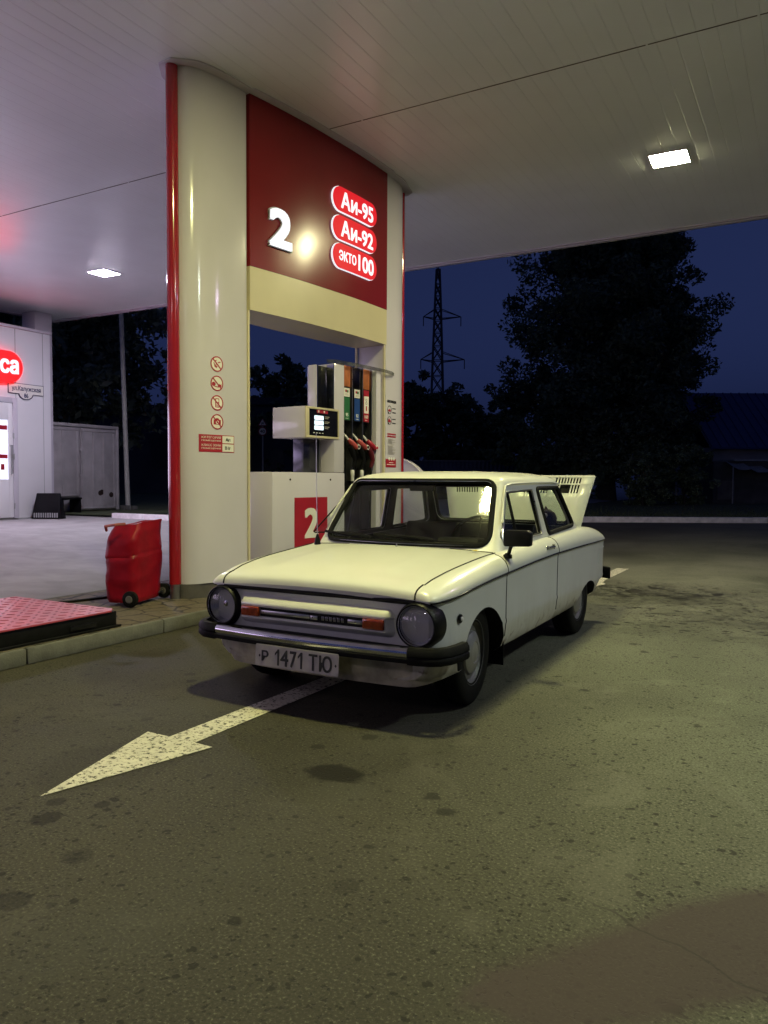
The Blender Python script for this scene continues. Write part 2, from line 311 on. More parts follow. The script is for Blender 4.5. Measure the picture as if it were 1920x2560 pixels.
def add_text(mb, body, fn, a0, a1, b0, b1, d0, d1, mat=0, bold=.0):
    """text in the box a0..a1 x b0..b1 of a surface fn(a, b, depth); bold thickens the strokes by a few shifted layers"""
    vs, fs = text_geo(body); e = bold * (b1 - b0) * .75
    offs = [(0, 0)] if not bold else [(0, 0), (-e, -e), (e, e), (-e, e), (e, -e), (0, e), (0, -e), (e, 0), (-e, 0)]
    for k, (ea, eb) in enumerate(offs):
        mb.add([fn(a0 + e + (a1 - a0 - 2 * e) * u + ea, b0 + e + (b1 - b0 - 2 * e) * v + eb, d0 + (d1 - d0 + k * 1.2e-4) * w_) for u, v, w_ in vs], fs, mat)
def add_plate(mb, poly, fn, d0, d1, mat=0, step=.05):
    p = densify(poly, step); n = len(p)
    cr = [(p[(i + 1) % n][0] - p[i][0]) * (p[(i + 2) % n][1] - p[(i + 1) % n][1]) - (p[(i + 1) % n][1] - p[i][1]) * (p[(i + 2) % n][0] - p[(i + 1) % n][0]) for i in range(n)]
    vs = [fn(a, b2, d0) for a, b2 in p] + [fn(a, b2, d1) for a, b2 in p]
    mb.add(vs, [(i, (i + 1) % n, n + (i + 1) % n, n + i) for i in range(n)] + [tuple(range(n - 1, -1, -1))], mat)
    if min(cr) > -1e-9 or max(cr) < 1e-9:                   # convex: the face follows a curved carrier in strips
        xs = sorted({round(q[0], 5) for q in p}); cols = []
        for x in xs:
            zz = []
            for i in range(n):
                (xa, za), (xb, zb) = p[i], p[(i + 1) % n]
                if min(xa, xb) - 2e-5 <= x <= max(xa, xb) + 2e-5: zz += [za, zb] if abs(xb - xa) < 1e-4 else [za + (zb - za) * (x - xa) / (xb - xa)]
            cols.append((x, min(zz), max(zz)))
        k = len(cols); mb.add([fn(x, lo, d1) for x, lo, hi in cols] + [fn(x, hi, d1) for x, lo, hi in cols], [(i, i + 1, k + i + 1, k + i) for i in range(k - 1)], mat)
    else: mb.add([fn(a, b2, d1) for a, b2 in p], [tuple(range(n))], mat)
def add_ring(mb, c, ro, ri_, fn, d0, d1, mat=0, n=40):
    o_, i_ = circle(ro, n, c), circle(ri_, n, c)
    vs = [fn(*p, d1) for p in o_] + [fn(*p, d1) for p in i_] + [fn(*p, d0) for p in o_] + [fn(*p, d0) for p in i_]
    fs = []
    for k in range(n):
        q = (k + 1) % n; fs += [(k, q, n + q, n + k), (2 * n + k, 2 * n + q, q, k), (n + k, n + q, 3 * n + q, 3 * n + k)]
    mb.add(vs, fs, mat)
def hermite(tab, x):
    """smooth interpolation through (x, y) pairs sorted by x"""
    if x <= tab[0][0]: return tab[0][1]
    if x >= tab[-1][0]: return tab[-1][1]
    for i in range(len(tab) - 1):
        if tab[i][0] <= x <= tab[i + 1][0]: break
    (x0, y0), (x1, y1) = tab[i], tab[i + 1]; h = x1 - x0; d = (y1 - y0) / h
    def sl(k):
        if k == 0: return (tab[1][1] - tab[0][1]) / (tab[1][0] - tab[0][0])
        if k == len(tab) - 1: return (tab[k][1] - tab[k - 1][1]) / (tab[k][0] - tab[k - 1][0])
        a = (tab[k][1] - tab[k - 1][1]) / (tab[k][0] - tab[k - 1][0]); b2 = (tab[k + 1][1] - tab[k][1]) / (tab[k + 1][0] - tab[k][0])
        return 0 if a * b2 <= 0 else 2 * a * b2 / (a + b2)
    m0, m1 = sl(i), sl(i + 1); t = (x - x0) / h
    return y0 * (2 * t**3 - 3 * t**2 + 1) + m0 * h * (t**3 - 2 * t**2 + t) + y1 * (-2 * t**3 + 3 * t**2) + m1 * h * (t**3 - t**2)
def sstep(a, b, x):
    t = max(0, min(1, (x - a) / (b - a))); return t * t * (3 - 2 * t)

asphalt_material(); paint_material(); ceiling_material()
WHITE = M('white_panel', (.56, .525, .60), .13, var=.05, scale=1.5, bump=.03, bscale=3)
CREAM = M('cream_panel', (.58, .51, .34), .35, var=.06, scale=2)
REDG = M('red_gloss', (.30, .012, .02), .14, var=.08, scale=2, coat=.6)
REDP = M('red_signboard', (.19, .013, .018), .21, var=.08, scale=1.5, spec=.35)
REDV = M('red_vinyl', (.24, .003, .012), .42, spec=.22, var=.25, scale=8, bump=.2, bscale=14, coat=.0)
REDS = M('red_print', (.36, .012, .03), .4, var=.1)
BLACK = M('black_plastic', (.007, .007, .008), .42, var=.3, scale=20, bump=.05, spec=.14)
BLACKG = M('black_gloss', (.008, .008, .01), .12, var=.2)
RUBBER = M('rubber', (.008, .008, .008), .6, var=.3, scale=25, bump=.1, spec=.08)
CHROME = M('chrome', (.62, .62, .64), .16, metal=1, var=.12, scale=14, rvar=.5)
STEEL = M('steel', (.42, .42, .43), .32, metal=1, var=.15, scale=10, rvar=.4)
GREY = M('grey_metal', (.33, .33, .34), .45, var=.12, scale=5)
PLINTH = M('dark_plinth', (.10, .09, .085), .5, var=.25, scale=9, bump=.15)
WHITEC = M('white_fitting', (.66, .65, .62), .3, var=.05)
PRINTW = M('white_print', (.72, .70, .66), .45, var=.04)
PRINTK = M('black_print', (.02, .02, .02), .5)
PRINTG = M('grey_print', (.34, .31, .28), .5)
CONC = M('kerb_concrete', (.12, .117, .11), .8, var=.25, scale=9, bump=.35, bscale=70)
PAINTED = M('whitewashed_kerb', (.84, .79, .8), .7, var=.25, scale=6, bump=.3)
LIT_W = M('lit_white', (.3, .3, .3), .5, emit=(.93, .93, 1), es=.95, var=.03)
LIT_R = M('lit_red', (.10, .002, .004), .5, spec=.2, emit=(1, .002, .022), es=.72, var=.05)
LIT_S = M('lit_screen', (.6, .7, .8), .3, emit=(.72, .86, 1), es=1.0, var=.05)
LIT_POSTER = M('lit_window', (.7, .7, .8), .4, emit=(.78, .8, 1), es=.9, var=.2, scale=4)
LIT_SIGN = M('lit_sign_red', (.2, .004, .004), .5, emit=(1, .003, .004), es=4.2, var=.03)
GLASS = glass('window_glass')
GLASSW = glass('windscreen_glass', (.9, .94, .9), .05, a=.9, dust=.028)
INTERIOR = M('dark_interior', (.006, .006, .006), .7, spec=.2, var=.3, scale=15)
SEAT = M('seat_vinyl', (.008, .0075, .0075), .5, spec=.25, var=.3, scale=20, bump=.1)
TREE_L = M('leaves_dark', (.12, .16, .085), .6, var=.5, scale=.8)
TREE_B = M('leaves_lit', (.20, .23, .15), .4, var=.5, scale=.8)  # paler copy of the leaves, faint lamplight put into the colour
BARK = M('bark', (.05, .042, .035), .9, var=.4, scale=6, bump=.5, bscale=20)

# ================================================================== ground
def ground_z(x): return .33 * sstep(-6.6, -12.2, x)
def build_ground():
    b = MB(); xs = [-700, -120, -40, -20, -14] + [-12.2 + .4 * i for i in range(15)] + [-5, 0, 10, 40, 120, 700]; ys = [-120, -20, 0, 20, 60, 200, 900]
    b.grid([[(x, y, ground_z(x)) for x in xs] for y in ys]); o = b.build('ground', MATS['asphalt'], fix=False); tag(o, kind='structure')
    # near edge of the pump island: kerb stones and a paved top
    isl = MB(); x0, x1, y0, y1 = -6.15, -4.45, -6.0, 10.6
    m = bpy.data.materials.new('cracked_paving'); m.use_nodes = True; t = m.node_tree; bs = t.nodes['Principled BSDF']; N, L = t.nodes.new, t.links.new
    tc = N('ShaderNodeTexCoord'); ns = N('ShaderNodeTexNoise'); ns.inputs['Scale'].default_value = 5; L(tc.outputs['Object'], ns.inputs['Vector'])
    ad = N('ShaderNodeVectorMath'); ad.operation = 'MULTIPLY_ADD'; ad.inputs[1].default_value = (.12, .12, 0); L(ns.outputs['Color'], ad.inputs[0]); L(tc.outputs['Object'], ad.inputs[2])
    vo = N('ShaderNodeTexVoronoi'); vo.feature = 'DISTANCE_TO_EDGE'; vo.inputs['Scale'].default_value = 4.2; L(ad.outputs[0], vo.inputs['Vector'])
    v2 = N('ShaderNodeTexVoronoi'); v2.inputs['Scale'].default_value = 4.2; L(ad.outputs[0], v2.inputs['Vector'])
    rp = N('ShaderNodeValToRGB'); rp.color_ramp.elements[0].position = .02; rp.color_ramp.elements[0].color = (.012, .01, .008, 1); rp.color_ramp.elements[1].position = .055; rp.color_ramp.elements[1].color = (.15, .12, .085, 1)
    L(vo.outputs['Distance'], rp.inputs[0]); n2 = N('ShaderNodeTexNoise'); n2.inputs['Scale'].default_value = 30; L(tc.outputs['Object'], n2.inputs['Vector'])
    mx = N('ShaderNodeMix'); mx.data_type = 'RGBA'; mx.blend_type = 'MULTIPLY'; mx.inputs[0].default_value = .7; L(rp.outputs[0], mx.inputs[6]); L(n2.outputs[0], mx.inputs[7]); L(mx.outputs[2], bs.inputs['Base Color']); bs.inputs['Roughness'].default_value = .8
    bp = N('ShaderNodeBump'); bp.inputs['Strength'].default_value = .5; bp.inputs['Distance'].default_value = .01; L(rp.outputs[0], bp.inputs['Height']); L(bp.outputs[0], bs.inputs['Normal'])
    isl.box(x0 + .045, x1 - .045, y0, y1, 0, .108)
    root = isl.build('pump_island', m); tag(root, kind='structure')
    k = MB(); y = y0; brk = [-6, -3.9, -1.9, .1, 2.1, 3.15, 4.35, 6.4, 8.4, 10.6]
    for i in range(len(brk) - 1):
        for xa, xb in ((x1 - .045, x1), (x0, x0 + .045)): k.box(xa, xb, brk[i] + .004, brk[i + 1] - .004, 0, .112 + random.uniform(-.002, .002))
    k.build('kerb', CONC, root, bevel=.012)
build_ground()

def painted_arrow(pts, name, label):
    b = MB(); m = MATS.get('road_paint')
    if not m:
        m = M('road_paint', (.52, .49, .41), .65, var=.2, scale=12, bump=.4, bscale=120)
        t = m.node_tree; bs = t.nodes['Principled BSDF']; N, L = t.nodes.new, t.links.new      # worn through to the asphalt in specks
        tc = N('ShaderNodeTexCoord'); n = N('ShaderNodeTexNoise'); n.inputs['Scale'].default_value = 42; n.inputs['Detail'].default_value = 6; n.inputs['Roughness'].default_value = .75; L(tc.outputs['Object'], n.inputs['Vector'])
        r = N('ShaderNodeMapRange'); r.inputs[1].default_value = .39; r.inputs[2].default_value = .48; L(n.outputs[0], r.inputs[0]); L(r.outputs[0], bs.inputs['Alpha'])
    n = len(pts); b.add([(x, y, .004) for x, y in pts], [tuple(range(n))])
    o = b.build(name, m); tag(o, label, 'road marking', kind='structure'); return o
painted_arrow([(-2.56, 1.855), (-2.773, 2.60), (-2.63, 2.60), (-2.61, 3.9), (-2.60, 4.6), (-2.45, 4.6), (-2.46, 3.9), (-2.47, 2.60), (-2.359, 2.595)], 'painted_arrow', 'white painted arrow on the asphalt pointing towards the viewer ahead of the car')
painted_arrow([(-2.30, 8.3), (-2.52, 9.05), (-2.385, 9.05), (-2.375, 10.78), (-2.215, 10.78), (-2.215, 9.45), (-2.19, 9.18), (-2.12, 9.05)], 'painted_arrow', 'white painted arrow on the asphalt half hidden behind the car')

# ================================================================== canopy
def build_canopy():
    x0, x1, y0, y1, z = -15.95, 6.2, -7.2, 12.1, 4.95
    root = thing('station_canopy', 'large flat white panelled canopy roof over the fuel pumps', 'canopy', (0, 0, 0))
    b = MB(); b.box(x0, x1, y0, y1, z, z + .06); b.build('ceiling', MATS['ceiling_panel'], root)
    f = MB(); t = .09
    f.box(x0 - t, x0, y0 - t, y1 + t, z - .03, z + .9); f.box(x1, x1 + t, y0 - t, y1 + t, z - .03, z + .9); f.box(x0, x1, y0 - t, y0, z - .03, z + .9); f.box(x0, x1, y1, y1 + t, z - .03, z + .9)
    f.build('fascia', WHITE, root, bevel=.008)
    s = MB(); s.box(x0 + .02, x1 - .02, y1 - .06, y1 - .004, z - .02, z - .002); s.box(x0 + .004, x0 + .06, y0, y1 - .07, z - .02, z - .002); s.build('edge_trim', WHITE, root)
    for y in (6.93, 1.5, -3.9):
        j = MB(); x = x0 + .1
        while x < x1 - .3:
            L_ = random.uniform(.35, .5); j.box(x, min(x + L_ - random.choice((.0, .0, .02)), x1), y - .006 + random.uniform(-.001, .001), y + .006, z - .004, z - .001); x += L_
        j.build('ceiling_seam', PLINTH, root)
    r = MB(); r.box(x0, x1, y0, y1, z + .84, z + .89); r.build('roof_deck', GREY, root)
    c = MB(); c.box(-15.75, -15.3, 11.14, 11.59, .33, z); c.build('column', WHITE, root, bevel=.02)
    return root
build_canopy()

def lamp_mat(name, r, g, b):
    m = max(r, g, b); return M(name, (.9, .9, .88), .4, emit=(r / m, g / m, b / m), es=LAMP_E * m, var=0)
LAMPS = {'yellow': lamp_mat('lamp_yellow', 1.42, 1.38, .55), 'warm': lamp_mat('lamp_warm', 1.2, 1.12, .62), 'cool': lamp_mat('lamp_cool', 1.0, .96, 1.16), 'neutral': lamp_mat('fill_lamp_neutral', .92, 1.06, .94), 'rose': lamp_mat('fill_lamp_rose', .5, .43, .5), 'dim': lamp_mat('fill_lamp_dim', .34, .25, .42)}
def canopy_lamp(x, y, warm, label, size=.2):
    root = thing('canopy_lamp', label, 'lamp', (x, y, 4.95), R(1.5), 'square lamps set in the canopy ceiling')
    b = MB(); s = size + .014
    b.box(-s, s, -s * .95, s * .95, -.016, -.002); b.build('lamp_housing', WHITE, root, bevel=.006)
    e = MB(); e.box(-size, size, -size * .92, size * .92, -.018, -.0162); e.build('diffuser', LAMPS[warm], root)
canopy_lamp(-1.57, 9.44, 'warm', 'glaring yellow canopy lamp above the lane, to the right of the sign gantry')
canopy_lamp(-1.95, 3.3, 'yellow', 'canopy lamp above the bonnet of the parked car')
canopy_lamp(-11.35, 9.7, 'cool', 'bluish white canopy lamp near the pay kiosk, left of the red tube')
canopy_lamp(3.0, 4.6, 'neutral', 'added cool white fill lamp in the canopy above the open lane on the far side of the car')  # unseen fill lamp, added to brighten the car's side
canopy_lamp(-1.95, -4.7, 'rose', 'added fill lamp in the canopy behind the viewer')  # unseen fill lamp, added to brighten the car's front
canopy_lamp(3.0, 9.6, 'dim', 'added dim fill lamp in the canopy above the open lane towards the lawn')  # unseen fill lamp, added for the far ground and kerb

# ================================================================== sign gantry on the island
PX, PY, PRZ = -5.14, 5.2, -math.atan2(.0925, .9957)
def build_gantry():
    root = thing('sign_gantry', 'tall white and red pump gantry with lit 2 and fuel grade signs', 'gantry', (PX, PY, 0), PRZ)
    nose = [(0., .0), (.012, .06), (.05, .115), (.143, .168), (.25, .192), (.351, .203), (.52, .206), (.70, .203)]
    def tn(s): return hermite(nose, s)
    panel = [(.72, .232), (1.1, .262), (1.6, .282), (2.2, .28), (2.7, .258), (3.06, .232)]
    def tp(s): return hermite(panel, s)
    far = [(3.08, .205), (3.3, .195), (3.5, .15), (3.62, .08), (3.67, 0.)]
    def sym(tab): return [(t, s) for s, t in tab] + [(-t, s) for s, t in reversed(tab) if t > 0]
    fine_nose = [(s, tn(s)) for s in [0, .004, .012, .03, .05, .08, .11, .143, .2, .25, .3, .351, .45, .55, .70]]
    b = MB(); b.prism(sym(fine_nose), .242, 4.93); b.build('nose_cladding', WHITE, root, angle=50)
    b = MB(); b.prism(sym([(s, hermite(far, s)) for s in (3.08, 3.15, 3.3, 3.4, 3.5, 3.56, 3.62, 3.65, 3.67)]), .242, 4.93); b.build('far_post', WHITE, root, angle=50)
    for tab in (fine_nose, far): b = MB(); b.prism(sym([(s, t * .93) for s, t in tab]), .1, .241); b.build('plinth', PLINTH, root)
    for s0, zb in ((-.03, .245), (3.70, .245)):
        b = MB(); b.lathe([(.0, zb), (.056, zb), (.056, 4.93), (0, 4.93)], (0, s0, 0), n=28); t = b.build('red_tube', REDG, root)
        b = MB(); b.lathe([(0, .1), (.05, .1), (.05, .244), (0, .244)], (0, s0, 0), n=24); b.build('tube_foot', STEEL, t)
    ss = [.72 + (3.06 - .72) * i / 24 for i in range(25)]
    ring = [(tp(s), s) for s in ss] + [(-tp(s), s) for s in reversed(ss)]
    b = MB(); b.prism(ring, 3.292, 4.93); b.build('signboard', REDP, root)
    ring2 = [(tp(s) - .002, s) for s in ss] + [(-tp(s) + .002, s) for s in reversed(ss)]
    b = MB(); b.prism(ring2, 2.868, 3.290); b.build('lintel_band', CREAM, root)
    # cover flange on the ceiling
    full = fine_nose + [(s, tp(s)) for s in ss] + [(s, hermite(far, s)) for s in (3.15, 3.3, 3.4, 3.5, 3.56, 3.62, 3.67)]
    fl = [(.08, -.11)] + [(t + .09, s - .04 * (1 - min(1, s))) for s, t in full if .05 < s < 3.5] + [(.14, 3.76), (.04, 3.82)]
    fl = fl + [(-t, s) for t, s in reversed(fl)]
    b = MB(); b.prism(fl, 4.932, 4.949); b.build('ceiling_flange', WHITE, root, bevel=.004)
    # linings of the opening
    b = MB(); b.box(-.19, .19, .702, .73, .12, 2.866); b.build('jamb', WHITE, root, bevel=.004)
    b = MB(); b.box(-.19, .19, 3.045, 3.078, .12, 2.866); b.build('jamb', WHITE, root, bevel=.004)
    for sg in (1, -1):
        b = MB(); b.box(sg * .205 - .012, sg * .205 + .012, .703, .725, .25, 2.866); b.build('corner_strip', CREAM, root)
        b = MB(); b.box(sg * .212 - .012, sg * .212 + .012, 3.02, 3.044, .25, 2.866); b.build('corner_strip', CREAM, root)
    def surf(s, z, d): return (tp(s) + d, s, z)
    def nsurf(s, z, d): return (tn(s) + d, s, z)
    def fsurf(s, z, d): return (hermite(far, s) + d, s, z)
    # lit numeral with a grey raised rim
    b = MB(); add_text(b, '2', surf, .95, 1.252, 3.545, 3.925, .004, .034, 0, .06); n2 = b.build('lit_numeral', LIT_W, root); n2['label'] = 'glowing white numeral 2'
    b = MB(); add_text(b, '2', surf, .938, 1.264, 3.535, 3.935, .001, .02, 0, .075); b.build('numeral_rim', GREY, n2)
    for (z0, z1, kind) in ((4.178, 4.437, 'Аи-95'), (3.868, 4.127, 'Аи-92'), (3.556, 3.824, 'ЭКТО')):
        zc, h = (z0 + z1) / 2, (z1 - z0) / 2; sa, sb = 1.91, 2.752
        pill = lambda e: [(sb - h * .95 + (h + e) * .95 * math.cos(a), zc + (h + e) * math.sin(a)) for a in [-math.pi / 2 + math.pi * i / 16 for i in range(17)]] + [(sa + h * .95 - (h + e) * .95 * math.cos(a), zc - (h + e) * math.sin(a)) for a in [-math.pi / 2 + math.pi * i / 16 for i in range(17)]]
        b = MB(); add_plate(b, pill(0), surf, .006, .04, 0, .06); p = b.build('fuel_sign', LIT_R, root, fix=True); p['label'] = 'glowing red lozenge reading ' + (kind if kind != 'ЭКТО' else 'ЭКТО 100')
        b = MB(); add_plate(b, pill(.006), surf, .002, .024, 0, .06); b.build('white_edge', LIT_W, p)
        b = MB()
        if kind != 'ЭКТО': add_text(b, kind, surf, 2.035, 2.668, zc - .098, zc + .088, .0405, .0435, 0, .035)
        else:
            add_text(b, 'ЭКТО', surf, 2.0, 2.318, zc - .052, zc + .06, .0405, .0435, 0, .03); add_text(b, '100', surf, 2.362, 2.682, zc - .09, zc + .092, .0405, .0435, 0, .035)
        b.build('lettering', LIT_W, p)
    # prohibition stickers on the nose
    def sticker(zc, kind):
        b = MB(); sc_ = .31; r = .072
        F = lambda a, q, d: nsurf(sc_ + a, zc + q, d)
        add_plate(b, circle(r, 40), F, .001, .003, 0, .02); add_ring(b, (0, 0), r, r - .011, F, .003, .0045, 1)
        def bar(ax, az, bx, bz, wd, mat=1, d=.0045):
            dx, dz = bx - ax, bz - az; l = math.hypot(dx, dz); nx, nz = -dz / l * wd, dx / l * wd
            add_plate(b, [(ax + nx, az + nz), (bx + nx, bz + nz), (bx - nx, bz - nz), (ax - nx, az - nz)], F, .003, d, mat, .03)
        if kind == 'smoke':
            bar(-.035, .012, -.02, -.03, .004); bar(-.02, -.03, -.008, .005, .004); bar(-.012, -.035, .0, -.018, .006); bar(.01, .012, .04, .022, .005); bar(-.02, .03, -.005, .035, .004)
        elif kind == 'fire':
            add_plate(b, circle(.02, 14, (-.038, -.008)), F, .003, .0045, 1, .02); add_plate(b, [(.012, -.035), (.05, -.03), (.05, .0), (.035, -.012), (.026, -.002), (.012, -.02)], F, .003, .0045, 1, .02); bar(-.03, -.03, .02, -.034, .004)
        elif kind == 'phone':
            add_plate(b, rounded([(-.022, -.042), (.022, -.042), (.022, .042), (-.022, .042)], .006), F, .003, .0045, 1, .02)
            add_plate(b, [(-.015, .008), (.015, .008), (.015, .034), (-.015, .034)], F, .0045, .005, 0, .03)
            for i in range(3):
                for j in range(3): add_plate(b, [(-.015 + i * .011, -.036 + j * .013), (-.007 + i * .011, -.036 + j * .013), (-.007 + i * .011, -.027 + j * .013), (-.015 + i * .011, -.027 + j * .013)], F, .0045, .005, 0, .03)
        else:
            add_plate(b, [(-.04, -.026), (.04, -.026), (.04, .02), (.022, .02), (.012, .034), (-.012, .034), (-.02, .02), (-.04, .02)], F, .003, .0045, 1, .02); add_ring(b, (0, -.004), .017, .009, F, .0045, .005, 0, 20)
        bar(-.046, .046, .046, -.046, .0055, 1, .0056)
        o = b.build('prohibition_sticker', [PRINTW, REDS], root, fix=True); o['label'] = {'smoke': 'round no smoking sticker', 'fire': 'round no open flame sticker', 'phone': 'round no mobile phone sticker', 'camera': 'round no photography sticker'}[kind]
    for zc, k in ((2.293, 'smoke'), (2.113, 'fire'), (1.931, 'phone'), (1.754, 'camera')): sticker(zc, k)
    b = MB(); rect = lambda a0, a1, z0, z1: [(a0, z0), (a1, z0), (a1, z1), (a0, z1)]
    add_plate(b, rect(.12, .52, 1.47, 1.632), nsurf, .001, .003, 1, .05)
    add_plate(b, rect(.37, .512, 1.557, 1.625), nsurf, .003, .004, 0, .05); add_plate(b, rect(.37, .512, 1.477, 1.548), nsurf, .003, .004, 0, .05)
    for txt, z0, z1 in (('КАТЕГОРИЯ', 1.596, 1.617), ('ПОМЕЩЕНИЯ', 1.566, 1.584), ('КЛАСС ЗОНЫ', 1.524, 1.545), ('ПОМЕЩЕНИЯ', 1.494, 1.512)): add_text(b, txt, nsurf, .145, .35, z0, z1, .003, .0042, 0)
    add_text(b, 'Ап', nsurf, .41, .468, 1.575, 1.607, .004, .0052, 2, .02); add_text(b, 'В-Iг', nsurf, .402, .472, 1.495, 1.527, .004, .0052, 2, .02)
    b.build('category_plate', [PRINTW, REDS, PRINTK], root)
    # instructions printed on the far post
    b = MB(); add_text(b, 'ИНСТРУКЦИЯ', fsurf, 3.12, 3.33, 2.165, 2.205, .002, .0035, 1, .02)
    for zc in (2.085, 1.953):
        F = lambda a, q, d: fsurf(3.168 + a * .9, zc + q, d)
        add_ring(b, (0, 0), .052, .046, F, .002, .0035, 1, 28); add_plate(b, [(-.035, -.02), (.03, -.022), (.032, .0), (.01, .012), (-.01, .03 if zc < 2 else .005), (-.035, .0)], F, .002, .0035, 0, .03); add_plate(b, [(-.04, -.05), (-.018, -.052), (-.012, -.03), (-.04, -.026)], F, .002, .0035, 1, .03)
        for q in (.02, -.03): add_plate(b, rect(.075, .165, q - .006, q + .006), F, .002, .0035, 1, .05)
    for z0 in (1.785, 1.755): add_plate(b, rect(3.12, 3.325, z0 - .009, z0 + .008), fsurf, .002, .0035, 0, .05)
    for i in range(17):
        if i in (6,): continue
        add_plate(b, rect(3.135, 3.135 + random.uniform(.08, .19), 1.718 - i * .0115, 1.7225 - i * .0115), fsurf, .002, .0035, 2, .05)
    add_plate(b, rect(3.085, 3.33, 1.372, 1.475), fsurf, .002, .004, 0, .05)
    for i in range(3): add_plate(b, circle(.021, 16, (3.165 + i * .055, 1.477)), fsurf, .004, .005, 3, .05)
    for z0, a in ((1.43, .05), (1.405, .1)): add_plate(b, rect(3.21 - a, 3.21 + a, z0 - .004, z0 + .004), fsurf, .004, .005, 3, .05)
    b.build('instruction_sticker', [REDS, PRINTK, PRINTG, PRINTW], root)
build_gantry()

# ================================================================== fuel dispenser inside the gantry
def build_dispenser():
    root = thing('fuel_dispenser', 'white fuel pump with a red number 2 panel and three nozzles', 'fuel pump', (PX, PY, 0), PRZ)
    rect = lambda a0, a1, z0, z1: [(a0, z0), (a1, z0), (a1, z1), (a0, z1)]
    F0 = lambda t: (lambda s, z, d: (t + d, s, z))
    b = MB(); b.box(-.3, .30, .952, 2.14, .11, 1.292); b.build('base_cabinet', WHITE, root, bevel=.012)
    b = MB()
    for s in (1.22, 1.88): b = MB(); b.lathe([(0, .3005), (.011, .3005), (.011, .304), (.006, .306), (0, .306)], (0, s, 1.215), 'x', 14); b.build('lock', BLACK, root)
    b = MB(); f = F0(.3); add_plate(b, rect(1.284, 1.824, .49, 1.026), f, .0015, .004, 1); add_text(b, '2', f, 1.442, 1.672, .592, .913, .004, .0055, 0, .055); b.build('number_panel', [PRINTW, REDS], root)
    # column above with mirror strips
    b = MB(); b.box(.085, .2, 1.755, 1.768, 1.996, 2.47); b.build('column_side', WHITE, root, bevel=.003)
    b = MB(); b.box(.0, .292, 1.955, 2.142, 1.294, 2.5); b.build('column_cladding', WHITE, root, bevel=.014)
    b = MB(); b.box(.088, .195, 1.769, 1.953, 1.996, 2.465); b.build('column_recess', BLACKG, root, bevel=.004)
    b = MB(); b.box(.196, .29, 1.944, 1.9545, 1.996, 2.49); b.build('mirror_strip', CHROME, root)
    b = MB(); b.box(.1955, .2, 1.769, 1.783, 1.996, 2.465); b.build('mirror_strip', CHROME, root)
    b = MB(); b.box(-.05, .10, 1.66, 1.92, 1.293, 1.661); b.build('pedestal', M('dark_steel', (.10, .10, .12), .25, metal=.8), root, bevel=.004)
    b = MB(); b.box(-.05, .105, 1.925, 1.953, 1.293, 1.661); b.build('pedestal_panel', STEEL, root, bevel=.003)
    # display head
    b = MB(); b.box(-.17, .29, 1.46, 2.034, 1.662, 1.995); hd = b.build('display_head', WHITE, root, bevel=.008)
    b = MB(); fd = F0(.29)
    for a0, a1, z0, z1 in ((1.462, 2.032, 1.972, 1.993), (1.462, 2.032, 1.664, 1.686), (1.462, 1.52, 1.687, 1.971), (2.016, 2.032, 1.687, 1.971)): b.box(.2905, .304, a0, a1, z0, z1)
    b.build('bezel', CREAM, hd, bevel=.002)
    b = MB(); add_plate(b, rect(1.521, 2.015, 1.687, 1.971), fd, .0006, .003, 0)
    add_plate(b, rect(1.655, 1.842, 1.933, 1.968), fd, .003, .004, 1)
    for i in range(2): add_plate(b, circle(.013, 14, (1.685 + i * .095, 1.951)), fd, .004, .005, 2)
    for i in range(3):
        for q in (.012, -.004): add_plate(b, rect(1.788, 1.87 - (.02 if q < 0 else 0), 1.883 - i * .055 + q, 1.89 - i * .055 + q), fd, .003, .0038, 3)
    for i in range(4): add_plate(b, rect(1.596 + i * .048, 1.622 + i * .048, 1.714, 1.722), fd, .003, .0038, 2)
    b.build('display_panel', [BLACKG, REDS, PRINTW, PRINTG], hd)
    for i in range(3):
        b = MB(); add_plate(b, rounded(rect(1.614, 1.769, 1.858 - i * .0535, 1.905 - i * .0535), .01), fd, .003, .0045); b.build('screen', LIT_S, hd)
    # nozzle bay
    b = MB(); b.box(-.24, .16, 2.185, 2.80, .11, 2.53); b.build('nozzle_bay', BLACK, root)
    b = MB(); b.box(-.26, .262, 2.145, 2.172, .11, 2.53); b.build('bay_frame', CHROME, root, bevel=.005)
    b = MB(); b.box(-.26, .265, 2.80, 2.90, .11, 2.52); b.build('bay_frame', WHITE, root, bevel=.015)
    for s in (2.352, 2.553): b = MB(); b.box(.161, .245, s - .006, s + .006, 1.2, 2.52); b.build('divider', STEEL, root)
    b = MB(); b.box(.161, .24, 2.73, 2.745, 1.2, 2.52); b.build('divider', STEEL, root)
    arc = [(.30 + .0 * s, s) for s in (2.0,)] ; top = [(.20, 1.95), (.265, 2.0), (.285, 2.2), (.30, 2.6), (.295, 2.9), (.265, 3.12), (.215, 3.25)]
    b = MB(); ts = [(hermite([(s, t) for t, s in top], s), s) for s in [1.95 + 1.3 * i / 20 for i in range(21)]]
    b.prism(ts + [(.20, 3.25), (.20, 1.95)] if False else ts + [(t - .012, s) for t, s in reversed(ts)], 2.512, 2.55); b.build('top_visor', glass('clear_acrylic', (.8, .8, .78), .08, a=.8, dust=.25), root)
    fl = F0(.232)
    cols = [((2.21, 2.315), M('label_green', (.02, .13, .05), .4), '95', True), ((2.405, 2.51), M('label_blue', (.012, .05, .22), .4), '92', True), ((2.585, 2.69), REDS, '100', False)]
    ORG = M('painted_reflection', (.62, .2, .08), .25, metal=.35, var=.45, scale=7)  # orange reflection put into the panel colour
